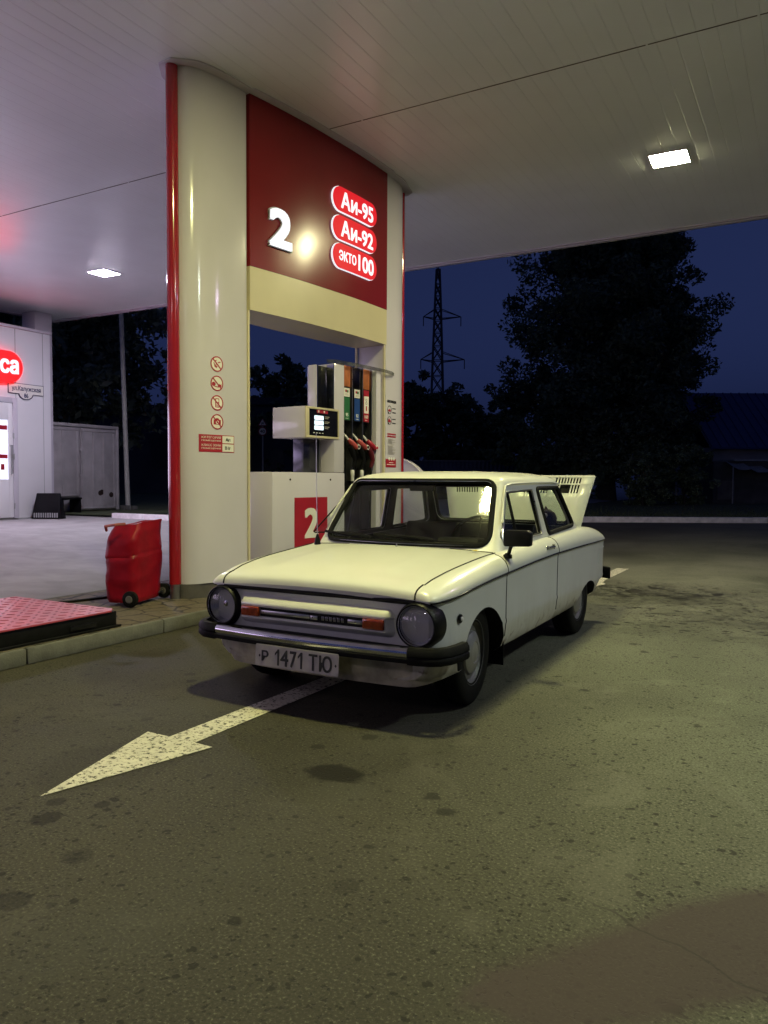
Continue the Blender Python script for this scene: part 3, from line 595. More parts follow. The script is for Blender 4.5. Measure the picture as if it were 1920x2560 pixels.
    for (a0, a1), mat, txt, pic in cols:
        b = MB(); b.box(.161, .231, a0 - .012, a1 + .015, 2.28, 2.515); b.build('mirror_panel', ORG if txt != '92' else M('dark_mirror', (.16, .13, .13), .2, metal=1), root, bevel=.003)
        b = MB(); b.box(.161, .2315, a0 - .012, a1 + .015, 1.89, 2.279, 3)
        if pic:
            add_plate(b, rect(a0, a1, 2.165, 2.262), fl, .0005, .002, 1); add_plate(b, rect(a0 + .02, a0 + .05, 2.215, 2.243), fl, .002, .003, 4); add_plate(b, rect(a0 + .052, a0 + .08, 2.212, 2.24), fl, .002, .003, 5)
            for k in range(3): add_plate(b, rect(a0 + .02, a1 - .02, 2.178 + k * .009, 2.181 + k * .009), fl, .002, .003, 6)
            add_plate(b, rect(a0, a1, 1.9, 2.158), fl, .0005, .002, 0)
        else:
            add_plate(b, rect(a0, a1, 1.9, 2.27), fl, .0005, .002, 0); add_plate(b, rect(a0 + .006, a1 - .006, 2.0, 2.2), fl, .002, .003, 1)
            add_ring(b, ((a0 + a1) / 2, 2.155), .017, .011, fl, .003, .004, 6, 16); add_ring(b, ((a0 + a1) / 2, 2.12), .019, .012, fl, .003, .004, 6, 16); add_plate(b, rect((a0 + a1) / 2 - .01, (a0 + a1) / 2 + .012, 2.03, 2.085), fl, .003, .004, 0)
        add_text(b, txt, fl, (a0 + a1) / 2 - (.024 if len(txt) == 2 else .036), (a0 + a1) / 2 + (.024 if len(txt) == 2 else .036), 1.94, 1.978, .002, .0032, 1, .04)
        add_plate(b, rect((a0 + a1) / 2 - .025, (a0 + a1) / 2 + .025, 1.915, 1.921), fl, .002, .0032, 1)
        o = b.build('fuel_label', [mat, PRINTW, PRINTK, BLACK, REDS, M('label_green', (.02, .13, .05)), PRINTG], root); o['label'] = {'95': 'green 95 label', '92': 'blue 92 label', '100': 'red 100 label'}[txt]
    # nozzles hung in their boots, hoses looping down
    for k, (s0, allred) in enumerate(((2.235, False), (2.415, False), (2.60, True))):
        n = thing('nozzle', None, None); n.parent = root; n['label'] = ['nozzle under the green label', 'nozzle under the blue label', 'dark red nozzle under the red label'][k]
        b = MB(); b.tube([(.19, s0 - .005, 1.755), (.22, s0 + .012, 1.72), (.25, s0 + .035, 1.67)], [.011, .013, .015], 10); b.build('spout', M('bright_aluminium', (.85, .84, .8), .3, metal=.6), n)
        b = MB(); b.tube([(.25, s0 + .03, 1.68), (.265, s0 + .07, 1.645), (.275, s0 + .13, 1.60), (.27, s0 + .155, 1.585)], [.02, .033, .034, .03], 12); b.build('grip_cover', REDS if allred else M('nozzle_red', (.42, .06, .06), .45), n)
        b = MB(); b.tube([(.255, s0 + .05, 1.60), (.255, s0 + .11, 1.53), (.25, s0 + .15, 1.45), (.235, s0 + .13, 1.36)], [.03, .034, .026, .02], 12); b.build('nozzle_body', M('nozzle_dark_red', (.12, .01, .02), .4) if allred else BLACK, n)
        b = MB(); b.lathe([(0, .30), (.027, .30), (.03, .296), (.03, .285), (0, .285)], (0, s0 + .172, 1.596), 'x', 20, 0); b.lathe([(0, .3005), (.018, .3005), (.018, .302), (0, .302)], (0, s0 + .172, 1.596), 'x', 20, 1); b.build('badge', [PRINTW, BLACK if not allred else REDS], n)
        b = MB(); pts = [Vector((.235, s0 + .13, 1.37)), Vector((.24, s0 + .12, 1.2)), Vector((.24, s0 + .11, .8)), Vector((.25, s0 + .09, .4)), Vector((.27, s0 + .05, .24)), Vector((.24, s0 - .01, .3)), Vector((.2, s0 - .02, .8)), Vector((.18, s0 - .02, 1.3))]
        b.tube(pts, .014, 10); b.build('hose', RUBBER, n)
        if not allred: b = MB(); b.lathe([(.017, 0), (.021, .01), (.021, .06), (.024, .065), (.024, .12), (.017, .13)], (.243, s0 + .122, 1.2), 'z', 14); b.build('hose_collar', PRINTW, n)
build_dispenser()

# rounded white panel standing past the gantry
def build_guard():
    root = thing('round_topped_panel', 'white round topped steel panel standing past the gantry, behind the car roof', 'panel', (-5.18, 9.72, 0), R(-3))
    pr = [(-.40, .11)] + [(-.40 + .0, 1.30)] + [(-.40 + .40 * (1 - math.cos(a)) * 1.0, 1.14 + .38 * math.sin(a)) for a in [math.pi / 2 * i / 10 for i in range(3, 11)]]
    poly = [(-.42, .11), (.42, .11), (.42, 1.05)] + [(.42 - .62 * (1 - math.cos(a)), 1.05 + .49 * math.sin(a)) for a in [math.pi / 2 * i / 12 for i in range(1, 13)]] + [(-.42, 1.54)]
    b = MB(); b.prism(poly, -.06, .06, 'y'); b.build('panel_body', WHITE, root, bevel=.012)
    b = MB(); b.tube([(x, -.062, z) for x, z in poly[2:]], .008, 6); b.build('edge_tube', PRINTW, root)
build_guard()

# ================================================================== things on the island
def build_island_things():
    x0, x1, y0, y1, zt = -5.74, -4.54, .3, 3.96, .235
    root = thing('step_platform', 'low black steel platform with a red chequer plate top on the island', 'platform', (x0, y0, .11))
    b = MB(); b.box(0, x1 - x0, 0, y1 - y0, .012, zt - .116); b.box(-.02, x1 - x0 + .02, -.02, y1 - y0 + .03, 0, .016); b.build('platform_body', BLACK, root, bevel=.006)
    t = MB(); W_, L_ = x1 - x0, y1 - y0
    poly = [(-.01, -.01), (W_ + .012, -.01), (W_ + .012, L_ - .06), (W_ - .05, L_ + .01), (-.01, L_ + .01)]
    t.prism(poly, zt - .1155, zt - .105)
    nx, ny = int(W_ / .082), int(L_ / .082)
    for i in range(nx):
        for j in range(ny):
            cx, cy = (i + .5) * W_ / nx, (j + .5) * L_ / ny; a = R(45) if (i + j) % 2 else R(-45); l, wd = .032, .014
            if cx > W_ - .08 and cy > L_ - .1: continue
            d = lambda u, v: (cx + u * math.cos(a) - v * math.sin(a), cy + u * math.sin(a) + v * math.cos(a))
            q = [d(-l, 0), d(0, -wd), d(l, 0), d(0, wd)]; q2 = [d(-l * .7, 0), d(0, -wd * .6), d(l * .7, 0), d(0, wd * .6)]
            t.add([(*p, zt - .105) for p in q] + [(*p, zt - .1015) for p in q2], [(4, 5, 6, 7)] + [(k, (k + 1) % 4, 4 + (k + 1) % 4, 4 + k) for k in range(4)], 1)
    t.build('chequer_plate', [M('red_painted_steel', (.44, .07, .105), .36, var=.3, scale=7, bump=.15, coat=.2), M('red_lozenge', (.22, .02, .035), .4, var=.3)], root, fix=False)
    b = MB(); b.box(W_ + .0125, W_ + .016, L_ - .42, L_ - .2, .035, .07); b.build('latch', BLACKG, root, bevel=.001)
    # wheeled bin shaped extinguisher under a creased red cover
    root = thing('covered_trolley', 'creased red vinyl cover over a two wheeled trolley beside the red tube', 'trolley', (-5.30, 4.83, .11), R(16))
    rows = []; n = 80; rnd = random.Random(3)
    prof = [(.03, .135, .235, 0, 0), (.07, .15, .25, 0, 0), (.16, .155, .255, 0, 0), (.30, .158, .258, .0, 0), (.42, .16, .255, .0, 0), (.50, .158, .25, .0, 0), (.58, .155, .25, -.0, .0), (.64, .15, .235, .01, .012), (.69, .14, .215, .015, .03), (.715, .135, .21, .02, .04)]
    import mathutils.noise as mn
    hs = [.03 + (.715 - .03) * i / 48 for i in range(49)]
    for h in hs:
        g = lambda k: hermite([(p[0], p[k]) for p in prof], h)
        a, c_, ox, oy = g(1), g(2), g(3), g(4); row = []
        for j in range(n):
            t_ = 2 * math.pi * j / n; ct, st = math.cos(t_), math.sin(t_); e = .33
            x = a * math.copysign(abs(ct) ** e, ct); y = c_ * math.copysign(abs(st) ** e, st)
            v = Vector((x * 5, y * 5, h * 4.2)); cr = 1 - 2 * abs(mn.noise(v)); cr2 = 1 - 2 * abs(mn.noise(v * 2.1 + Vector((7, 3, 1))))
            k = 1 + .045 * (cr - .6) + .02 * (cr2 - .5)
            # a horizontal fold and a pinched lower right side
            k -= .03 * math.exp(-((h - .43 - .02 * ct) / .012) ** 2)
            k -= .13 * max(0, ct) ** 2 * math.exp(-((h - .2) / .11) ** 2) * max(0, .5 + .8 * st)
            tilt = .05 * y
            row.append((x * k + ox, y * k + oy, h + tilt * (h / .7) + .02 * ct * (h / .7)))
        row.append(row[0]); rows.append(row)
    b = MB(); b.grid(rows); top = rows[-1][:-1]
    cxm = sum(p[0] for p in top) / n; cym = sum(p[1] for p in top) / n
    inner = [(cxm + (p[0] - cxm) * .86, cym + (p[1] - cym) * .9, p[2] - .012) for p in top]
    b.add(top + inner, [(j, (j + 1) % n, n + (j + 1) % n, n + j) for j in range(n)]); b.add(inner, [tuple(range(n))])
    b.build('cover', REDV, root, angle=24)
    b = MB(); b.tube([(-.1, -.27, .66), (-.07, -.33, .70), (.03, -.34, .715), (.08, -.27, .72)], .013, 8); b.build('handle', M('copper_red', (.5, .16, .12), .3, metal=.6), root)
    b = MB(); b.tube([(.13, -.27, .07), (.13, .27, .07)], .012, 8); b.build('axle', STEEL, root)
    for s in (-1, 1):
        b = MB(); b.lathe([(0, -.022), (.055, -.024), (.068, -.018), (.072, 0), (.068, .018), (.055, .024), (0, .022)], (.13, s * .28, .073), 'y', 28); wh = b.build('wheel', RUBBER, root)
        b = MB(); b.lathe([(0, -.026), (.028, -.027), (.034, -.023), (.034, .023), (.028, .027), (0, .026)], (.13, s * .28, .073), 'y', 20); b.build('hub', PLINTH, wh)
    b = MB(); b.tube([(-5.95, 3.2, .118), (-5.9, 4.1, .12), (-5.75, 4.6, .118), (-5.6, 5.3, .118), (-5.45, 5.5, .118), (-5.3, 5.4, .118)], .012, 8)
    tag(b.build('cable', RUBBER), 'black cable lying on the island behind the red trolley', 'cable')
build_island_things()

# ================================================================== pay kiosk and yard on the far left
def build_kiosk():
    X, Y1, ZR, ZG = -14.83, 11.17, 4.37, .30
    root = thing('pay_kiosk', 'white panelled pay kiosk with a glowing red round sign and glazed door', 'kiosk', (X, Y1, ZG))
    WP = M('kiosk_panel', (.74, .72, .76), .4, var=.05, scale=1.2)
    b = MB(); b.box(-4.2, 0, -22.5, 0, 0, ZR - ZG); b.build('wall', WP, root, bevel=.01)
    b = MB(); b.box(-4.25, .03, -22.55, .03, ZR - ZG + .001, ZR - ZG + .06); b.build('roof_cap', WHITE, root, bevel=.006)
    b = MB(); y = -.19
    while y > -22:
        b.box(-.001, .003, y - .006, y + .006, .02, ZR - ZG - .01); y -= .66
    b.box(.0005, .006, -22.4, -.03, .005, .06); b.build('panel_joint', GREY, root)
    L = lambda yy: yy - Y1
    f = lambda a, q, d: (d, a - Y1, q - ZG)
    d = thing('door', None, None); d.parent = root
    b = MB()
    for a0, a1, z0, z1 in ((10.2, 10.31, .36, 2.90), (9.1, 9.21, .36, 2.90), (9.2105, 10.1995, 2.79, 2.90)): b.box(.001, .07, L(a0), L(a1), z0 - ZG, z1 - ZG)
    b.build('door_frame', WHITE, d, bevel=.006)
    b = MB()
    for a0, a1, z0, z1 in ((10.1, 10.198, .38, 2.78), (9.212, 9.33, .38, 2.78), (9.331, 10.099, 2.43, 2.78), (9.331, 10.099, .38, 1.18)): b.box(.01, .055, L(a0), L(a1), z0 - ZG, z1 - ZG)
    b.build('door_leaf', WP, d, bevel=.005)
    b = MB(); b.box(.015, .03, L(9.331), L(10.099), 1.181 - ZG, 2.429 - ZG); pn = b.build('lit_pane', LIT_POSTER, d)
    b = MB(); g = lambda a, q, w_: (.031 + w_, a - Y1, q - ZG)
    for z0, z1 in ((2.22, 2.31), (1.62, 1.70)): b.box(.0305, .033, L(9.4), L(10.085), z0 - ZG, z1 - ZG, 0)
    for z0, z1, a0 in ((1.75, 2.15, 9.96), (1.25, 1.55, 9.9)): b.box(.0305, .0325, L(a0), L(10.08), z0 - ZG, z1 - ZG, 1)
    b.box(.0326, .0335, L(9.93), L(10.01), 1.38 - ZG, 1.5 - ZG, 0); b.build('poster', [REDS, M('lit_paper', (.8, .8, .85), .5, emit=(.9, .9, 1), es=.8)], pn)
    b = MB()
    for z in (.62, 1.66, 2.1): b = MB(); b.lathe([(0, -.06), (.016, -.06), (.016, .06), (0, .06)], (.075, L(10.205), z - ZG), 'z', 10); b.build('hinge', GREY, d)
    b = MB(); b.tube([(.05, L(10.15), 1.3 - ZG), (.1, L(10.15), 1.3 - ZG), (.1, L(10.15), 1.9 - ZG), (.05, L(10.15), 1.9 - ZG)], .012, 8); b.build('handle', STEEL, d)
    for a0, a1 in ((6.0, 8.6), (2.6, 5.4), (-.6, 2.2), (-4.0, -1.2), (-7.6, -4.6), (-10.6, -8.2)):  # unseen glowing windows, added as fill light for forecourt and ceiling
        wn = thing('fill_window', None, None); wn.parent = root
        b = MB(); b.box(.001, .03, L(a0), L(a1), 1.0 - ZG, 2.8 - ZG); b.build('fill_pane', M('fill_window_glow', (.7, .7, .8), .4, emit=(.86, .68, 1), es=3.9, var=.2, scale=3), wn)
        b = MB()
        for y0, y1, z0, z1 in ((a0 - .06, a0, .94, 2.86), (a1, a1 + .06, .94, 2.86), (a0, a1, .94, 1.0), (a0, a1, 2.8, 2.86)): b.box(.001, .05, L(y0), L(y1), z0 - ZG, z1 - ZG)
        b.build('fill_window_frame', WHITE, wn, bevel=.004)
    # glowing sign: red lozenge, white letters
    zc, h = 3.532, .325; a0, a1 = 9.0, 10.41
    arc = [-math.pi / 2 + math.pi * i / 20 for i in range(21)]
    pill = [(a1 - h + h * math.cos(t), zc + h * math.sin(t)) for t in arc] + [(a0 + h - h * math.cos(t), zc - h * math.sin(t)) for t in arc]
    b = MB(); add_plate(b, pill, f, .02, .12, 0, .2); sg = b.build('kiosk_sign', LIT_SIGN, root); sg['label'] = 'glowing red lozenge sign with white letters'
    b = MB(); add_text(b, 'Касса', f, 9.19, 10.315, 3.388, 3.772, .1205, .126, 0, .05); b.build('lettering', LIT_W, sg)
    b = MB(); add_plate(b, [(10.133, 3.0), (10.38, 3.0)] + [(10.55 - .17 * math.cos(math.pi * i / 12), 3.0 - .115 * math.sin(math.pi * i / 12)) for i in range(1, 12)] + [(10.72, 3.0), (10.98, 3.0), (10.98, 3.225), (10.133, 3.225)], f, .004, .02, 1, .1)
    add_plate(b, [(10.145, 3.012), (10.39, 3.012)] + [(10.55 - .155 * math.cos(math.pi * i / 12), 3.008 - .105 * math.sin(math.pi * i / 12)) for i in range(1, 12)] + [(10.71, 3.012), (10.968, 3.012), (10.968, 3.213), (10.145, 3.213)], f, .02, .022, 0, .1)
    add_text(b, 'ул.Калужская', f, 10.215, 10.905, 3.045, 3.17, .022, .0235, 1, .02); add_text(b, '86', f, 10.5, 10.6, 2.925, 3.022, .022, .0235, 1, .03)
    b.build('address_plate', [PRINTW, M('print_blue', (.03, .03, .09), .5)], root)
    # yard things
    b = MB(); r2 = thing('display_board', 'black plastic board leaning beside the kiosk corner', 'board', (-14.45, 10.8, .335), R(29.5))
    b.add([(-.31, -.16, 0), (.31, -.16, 0), (.31, .16, 0), (-.31, .16, 0), (-.25, -.03, .55), (.25, -.03, .55), (.25, .03, .55), (-.25, .03, .55)], [(3, 2, 1, 0), (4, 5, 6, 7), (0, 1, 5, 4), (1, 2, 6, 5), (2, 3, 7, 6), (3, 0, 4, 7)]); b.build('board_body', BLACK, r2, bevel=.012)
    b = MB()
    for i in range(11): b.box(-.26 + i * .049, -.235 + i * .049, -.165, -.15, .03, .13)
    b.build('base_slats', GREY, r2)
    CW = M('container_paint', (.44, .41, .43), .5, var=.2, scale=3, bump=.1)
    r3 = thing('storage_container', 'pale steel storage container with two doors standing behind the kiosk', 'container', (-16.09, 13.0, .33))
    b = MB(); b.box(-2.3, -.04, -1.6, 1.14, .06, 2.16); b.build('container_body', CW, r3, bevel=.01)
    b = MB(); b.box(-.039, .02, -1.6, 1.15, 2.16, 2.24); b.box(-.039, .02, 1.07, 1.15, .06, 2.159); b.build('door_header', CW, r3, bevel=.006)
    for a0, a1, z0 in ((-1.05, -.08, .42), (-.03, 1.06, .09)):
        b = MB(); b.box(-.038, 0, a0, a1, z0, 2.14); dr = b.build('container_door', CW, r3, bevel=.006); b = MB()
        k = 3 if a1 > 0 else 2
        for i in range(k + 1):
            yy = a0 + .06 + (a1 - a0 - .12) * i / k; b.box(.001, .022, yy - .035, yy + .035, z0 + .06, 2.05)
        b.box(.001, .018, a0 + .03, a1 - .03, z0 + .02, z0 + .06); b.box(.001, .018, a0 + .03, a1 - .03, 2.06, 2.1); b.build('stiffener', CW, dr, bevel=.006)
    b = MB(); b.tube([(.045, -.06, .2), (.045, -.06, 2.1)], .016, 8)
    for z in (.35, .95, 1.6): b.box(.0, .05, -.1, -.02, z - .03, z + .03)
    b.build('lock_bar', CW, r3)
    b = MB()
    for y, z in ((.55, .5), (.6, .52), (.9, .45)): b.lathe([(0, .001), (.07, .001), (.05, .006), (0, .006)], (.0015, y, z), 'x', 12)
    b.build('rust_hole', M('rust', (.035, .018, .014), .8, var=.4), r3)
    r4 = thing('bench', 'dark low bench in front of the pale container', 'bench', (-15.7, 12.2, .33), R(20))
    b = MB(); b.box(-.16, .16, -.4, .45, .36, .41); b.build('seat', BLACK, r4, bevel=.008)
    for y in (-.36, .38): b = MB(); b.box(-.14, .14, y, y + .06, 0, .359); b.build('leg', BLACK, r4, bevel=.004)
    r5 = thing('light_pole', 'thin white leaning pole rising past the canopy edge', 'pole', (-16.1, 14.47, .33))
    b = MB(); b.tube([(0, 0, 0), (0, -.17, 5.2), (0, -.26, 8.2)], [.066, .058, .05], 14); b.build('shaft', M('pole_white', (.5, .49, .47), .5, var=.15), r5)
    b = MB(); b.box(-.12, .12, -.16, -.04 + .0, 0, .16); b.box(-.1, .1, .07, .24, 0, .14); b.build('footing', CONC, r5, bevel=.01)
    b = MB()
    for i in range(5): x = -13.6 + i * .98; zz = ground_z(x + .45); b.box(x, x + .97, 11.75, 11.9, zz - .2, zz + .11)
    tag(b.build('yard_kerb', PAINTED, bevel=.015), kind='structure')
build_kiosk()

# ================================================================== the car
def build_car():
    root = thing('small_saloon', 'old white two door saloon with its rear engine lid raised and number plate Р 1471 ТЮ', 'car', (-2.29, 3.813, 0), R(-89.55))
    PAINT = MATS['car_paint']
    zs_ = [(-3.02, .34), (-2.9, .30), (-2.6, .24), (-2.2, .215), (-.5, .20), (.2, .20), (.42, .205), (.5, .225)]
    zb_ = [(-3.02, .70), (-2.9, .713), (-2.2, .722), (-1.4, .72), (-.38, .688), (.15, .66), (.35, .638), (.5, .628)]
    zsh_ = [(-3.02, .735), (-2.98, .755), (-2.9, .785), (-2.7, .82), (-2.4, .838), (-2.0, .835), (-1.4, .82), (-.8, .803), (-.4, .788), (.05, .757), (.2, .742), (.30, .728), (.37, .716), (.42, .703), (.46, .690), (.48, .678), (.49, .667), (.496, .654), (.5, .637)]
    ysh_ = [(-3.02, .56), (-2.8, .60), (-2.4, .655), (-2.0, .665), (-.6, .665), (-.3, .635), (.2, .62), (.5, .60)]
    w_ = [(-3.02, .90), (-2.99, .93), (-2.9, .962), (-2.7, .988), (-2.4, 1), (.15, 1), (.30, .99), (.40, .972), (.44, .96), (.47, .942), (.49, .92), (.5, .90)]
    def prof(x):
        zs, zb, zsh, ysh, w = (hermite(t, x) for t in (zs_, zb_, zsh_, ysh_, w_))
        yb, yc = .742 * w, .736 * w; ysh = min(ysh, yb - .04)
        crown = .018 + .0 * x
        fwd = .034 * sstep(.40, .5, x)
        P = [(0, zs), (.35, zs), (.60 * w, zs), (.655 * w, zs + .012), (.70 * w, zs + .045), (.727 * w, zs + .11), (yc - .002, .38), (yc + .002, .40), (yc - .001, .42), (yb - .007, .52), (yb - .004, zb - .035), (yb - .002, zb - .014), (yb + .006, zb - .006), (yb + .006, zb)]
        for i in range(1, 9):
            t = math.pi / 2 * i / 8; P.append((ysh + (yb + .006 - ysh) * math.cos(t), zb + (zsh - zb) * math.sin(t)))
        for i in range(1, 15):
            y = ysh * (1 - i / 14); z = zsh + crown * (1 - (y / ysh) ** 2)
            if -.42 < x < .45: z += .011 * sstep(.375, .35, y) * sstep(.45, .3, x) * sstep(-.42, -.3, x)
            P.append((y, z))
        return [(x + fwd * sstep(.615, .632, z), y, z) for y, z in P]
    xs = sorted(set([.5, .498, .496, .493, .49, .486, .48, .47, .455, .44, .42, .40, .375, .35, .32, .28, .24, .2, .15, .1, .05, 0, -.05, -.1, -.15, -.2, -.25, -.3, -.34, -.385, -.42, -.5, -.58, -.66, -.75, -.85, -.95, -1.05, -1.15, -1.25, -1.35, -1.42, -1.5, -1.6, -1.7, -1.8, -1.9, -2.0, -2.1, -2.2, -2.3, -2.4, -2.45, -2.5, -2.55, -2.6, -2.65, -2.7, -2.75, -2.8, -2.85, -2.9, -2.94, -2.97, -2.99, -3.005, -3.015, -3.02]), reverse=True)
    b = MB(); rows = []
    for x in xs:
        h = prof(x); full = h + [(p[0], -p[1], p[2]) for p in reversed(h[1:-1])]; rows.append(full)
    n = len(rows[0]); b.add([p for r in rows for p in r], [(i * n + j, i * n + (j + 1) % n, (i + 1) * n + (j + 1) % n, (i + 1) * n + j) for i in range(len(rows) - 1) for j in range(n)])
    b.add(rows[0], [tuple(range(n))]); b.add(rows[-1], [tuple(range(n))])
    body = b.build('body', [PAINT], None)
    def cutter(mb, mats): o = mb.build('cutter', mats, None); return o
    def boolean(o, cut, op='DIFFERENCE'):
        md = o.modifiers.new('b', 'BOOLEAN'); md.operation = op; md.object = cut; md.solver = 'EXACT'; md.material_mode = 'TRANSFER'
        dg = bpy.context.evaluated_depsgraph_get(); me = bpy.data.meshes.new_from_object(o.evaluated_get(dg)); o.modifiers.clear(); old = o.data; o.data = me
        me.name = o.name; bpy.data.objects.remove(cut)
    # wheel arches, cabin and engine bay
    b = MB()
    for sg in (-1, 1):
        for cx, cz, a, bb in ((-.065, .19, .335, .335), (-2.33, .15, .335, .262)):
            el = [(cx + a * math.cos(2 * math.pi * i / 48), cz + bb * math.sin(2 * math.pi * i / 48)) for i in range(48)]
            b.prism(el, sg * .40, sg * .95, 'y')
    boolean(body, cutter(b, [INTERIOR]))
    b = MB(); b.prism([(-.47, .76), (-.62, .40), (-.62, .3), (-1.9, .3), (-2.05, .55), (-2.05, .76), (-2.30, .775), (-2.30, 1.0), (-.47, 1.0)], -.605, .605, 'y'); boolean(body, cutter(b, [INTERIOR]))
    b = MB(); b.box(-2.90, -2.46, -.5, .5, .45, 1.0); boolean(body, cutter(b, [INTERIOR]))
    # split the outer skin into bonnet, doors and the rest
    def split(src, test, name):
        bm = bmesh.new(); bm.from_mesh(src.data); bm.faces.ensure_lookup_table()
        pi = [i for i, m in enumerate(src.data.materials) if m and m.name.startswith('car_paint')]
        keep = [f for f in bm.faces if f.material_index in pi and test(f.calc_center_median())]
        ks = set(keep); b2 = bm.copy(); b2.faces.ensure_lookup_table()
        idx = {f.index for f in keep}
        bmesh.ops.delete(b2, geom=[f for f in b2.faces if f.index not in idx], context='FACES'); bmesh.ops.delete(bm, geom=keep, context='FACES')
        bm.to_mesh(src.data); bm.free(); me = bpy.data.meshes.new(name); b2.to_mesh(me); b2.free(); me.materials.append(PAINT)
        for p in me.polygons: p.material_index = 0; p.use_smooth = True
        me.set_sharp_from_angle(angle=R(32)); o = bpy.data.objects.new(name, me); C.objects.link(o); o.parent = root; return o
    hood_y = lambda x: hermite(ysh_, x) + .003
    bonnet = split(body, lambda c: -.42 < c.x < .545 and abs(c.y) < min(hood_y(c.x), .6) and c.z > .60 and c.z > hermite(zb_, min(c.x, .5)) + .012, 'bonnet')
    for sg in (1, -1):
        d = split(body, lambda c: -1.42 < c.x < -.385 and sg * c.y > .60 and hermite(zs_, c.x) + .045 < c.z < .85, 'door')
        if sg > 0: d['label'] = 'driver side door with chrome handle'
    for p in body.data.polygons: p.use_smooth = True
    body.data.set_sharp_from_angle(angle=R(32)); body.parent = root
    # shut lines: thin dark seams lying on the skin
    b = MB()
    def seam(path, wv, r=.0032): q = MB(); q.tube(path, r, 6); q.build('shut_line', INTERIOR, root)
    for sg in (1, -1):
        for x in (-.385, -1.42):
            h = [p for p in prof(x) if p[2] > hermite(zs_, x) + .045 and p[1] > .655]; seam([(p[0], sg * (p[1] + .0005), p[2]) for p in h], 0)
        seam([(x, sg * hood_y(x), hermite(zsh_, x) + .0005) for x in [.44, .42, .40, .37, .35, .33, .3, .25, .2, .1, 0, -.1, -.2, -.3, -.36, -.42]], 0, .0045)
        seam([(p[0] + .001, sg * .601, p[2]) for p in [(.5345, 0, .637), (.529, 0, .656), (.522, 0, .668), (.508, 0, .680), (.48, 0, .692), (.44, 0, .7005)]], 0, .0045)
    seam([(-.42, y, hermite(zsh_, -.42) + .018 * (1 - (y / .645) ** 2) + .0005) for y in [-.64 + 1.28 * i / 16 for i in range(17)]], 0, .004)
    # belt moulding along the sides and the dark lip under the bonnet
    b = MB()
    for sg in (1, -1):
        pts = []
        for x in [.5, .48, .45, .40, .35, .28, .2, 0, -.2, -.5, -.9, -1.3, -1.7, -2.1, -2.5, -2.8, -2.95, -2.99]:
            p = prof(x)[12]; pts.append((p[0], sg * (p[1] + .001), p[2] + .001))
        b.tube(pts, .0065, 8)
    b.build('belt_moulding', BLACKG, root)
    b = MB(); b.tube([(.522, y, .6225) for y in [-.60 + 1.2 * i / 12 for i in range(13)]], .0125, 8); b.build('bonnet_gap', INTERIOR, root)
    # cross member under the headlamps, moulded nose with indicators
    b = MB(); rows = []
    for y, k in ((-.52, 0), (-.49, .25), (-.465, .7), (-.452, 1), (-.2, 1), (0, 1), (.2, 1), (.452, 1), (.465, .7), (.49, .25), (.52, 0)):
        rows.append([(.497 + q * k, y, z) for q, z in ((.0, .607), (.010, .596), (.052, .560), (.064, .548), (.066, .535), (.064, .530), (.058, .5285), (.056, .476), (.06, .474), (.062, .466), (.05, .452), (.012, .432), (0, .425))])
    b.grid(rows); b.build('nose_panel', PAINT, root, angle=50)
    b = MB(); b.box(.5535, .5568, -.325, .325, .479, .5265); gr = b.build('grille_strip', INTERIOR, root)
    b = MB(); b.box(.557, .5605, -.32, .0, .494, .513, 0); b.box(.557, .5605, .235, .32, .494, .513, 0); b.box(.557, .5605, .006, .05, .492, .512, 0)
    for y, q in ((-.3, 0), (.28, 0), (.02, 0)): b.lathe([(0, .5606), (.005, .5606), (.004, .562), (0, .562)], (0, y, .503), 'x', 10, 1)
    for i in range(6): b.box(.557, .5595, .075 + i * .024, .09 + i * .024, .493, .513, 2)
    b.build('grille_trim', [STEEL, BLACK, M('dull_steel', (.14, .14, .14), .4, metal=.8)], gr, bevel=.0008)
    AMB = M('amber_lens', (.27, .04, .008), .22, var=.25, scale=40, coat=.5)
    for sg in (1, -1):
        b = MB(); y0, y1 = sorted((sg * .328, sg * .446)); b.box(.552, .573, y0, y1, .477, .5275); t = b.build('indicator', AMB, root, bevel=.004)
        b = MB()
        for i in range(4): b.box(.5732, .5745, y0 + .012 + i * .025, y0 + .032 + i * .025, .485, .519)
        b.build('lens_rib', AMB, t)
    # headlamps
    for sg in (1, -1):
        hx, hy, hz = .492, sg * .612, .512
        lamp = thing('headlamp', None, None); lamp.parent = root
        b = MB(); b.lathe([(.120, -.05), (.121, .0), (.116, .03), (.108, .052), (.104, .056), (.0995, .052), (.097, .03)], (hx, hy, hz), 'x', 44); b.build('headlamp_ring', BLACK, lamp)
        b = MB(); b.lathe([(.0985, .034), (.078, .0), (.045, -.03), (0, -.04)], (hx, hy, hz), 'x', 36); b.build('reflector', M('dull_reflector', (.55, .55, .58), .2, metal=.5, rvar=.4, scale=18), lamp)
        b = MB(); rows = [[(hx + .036 + .026 * (1 - (r / .0985) ** 2) + .0022 * math.sin(300 * r * math.cos(a)) * (r < .088), hy + r * math.cos(a), hz + r * math.sin(a)) for a in [2 * math.pi * j / 48 for j in range(49)]] for r in [.0005 + .098 * i / 14 for i in range(15)]]
        b.grid(rows); b.build('headlamp_lens', glass('lamp_glass', (.92, .92, .95), .04, a=.92), lamp)
        b = MB(); b.lathe([(.0995, .043), (.1005, .050), (.098, .053), (.0955, .047)], (hx, hy, hz), 'x', 44); b.build('chrome_rim', CHROME, lamp)
        b = MB(); b.lathe([(0, .0), (.018, -.002), (.02, -.03), (0, -.032)], (hx + .012, hy, hz + .004), 'x', 16); b.build('bulb_shield', CHROME, lamp)
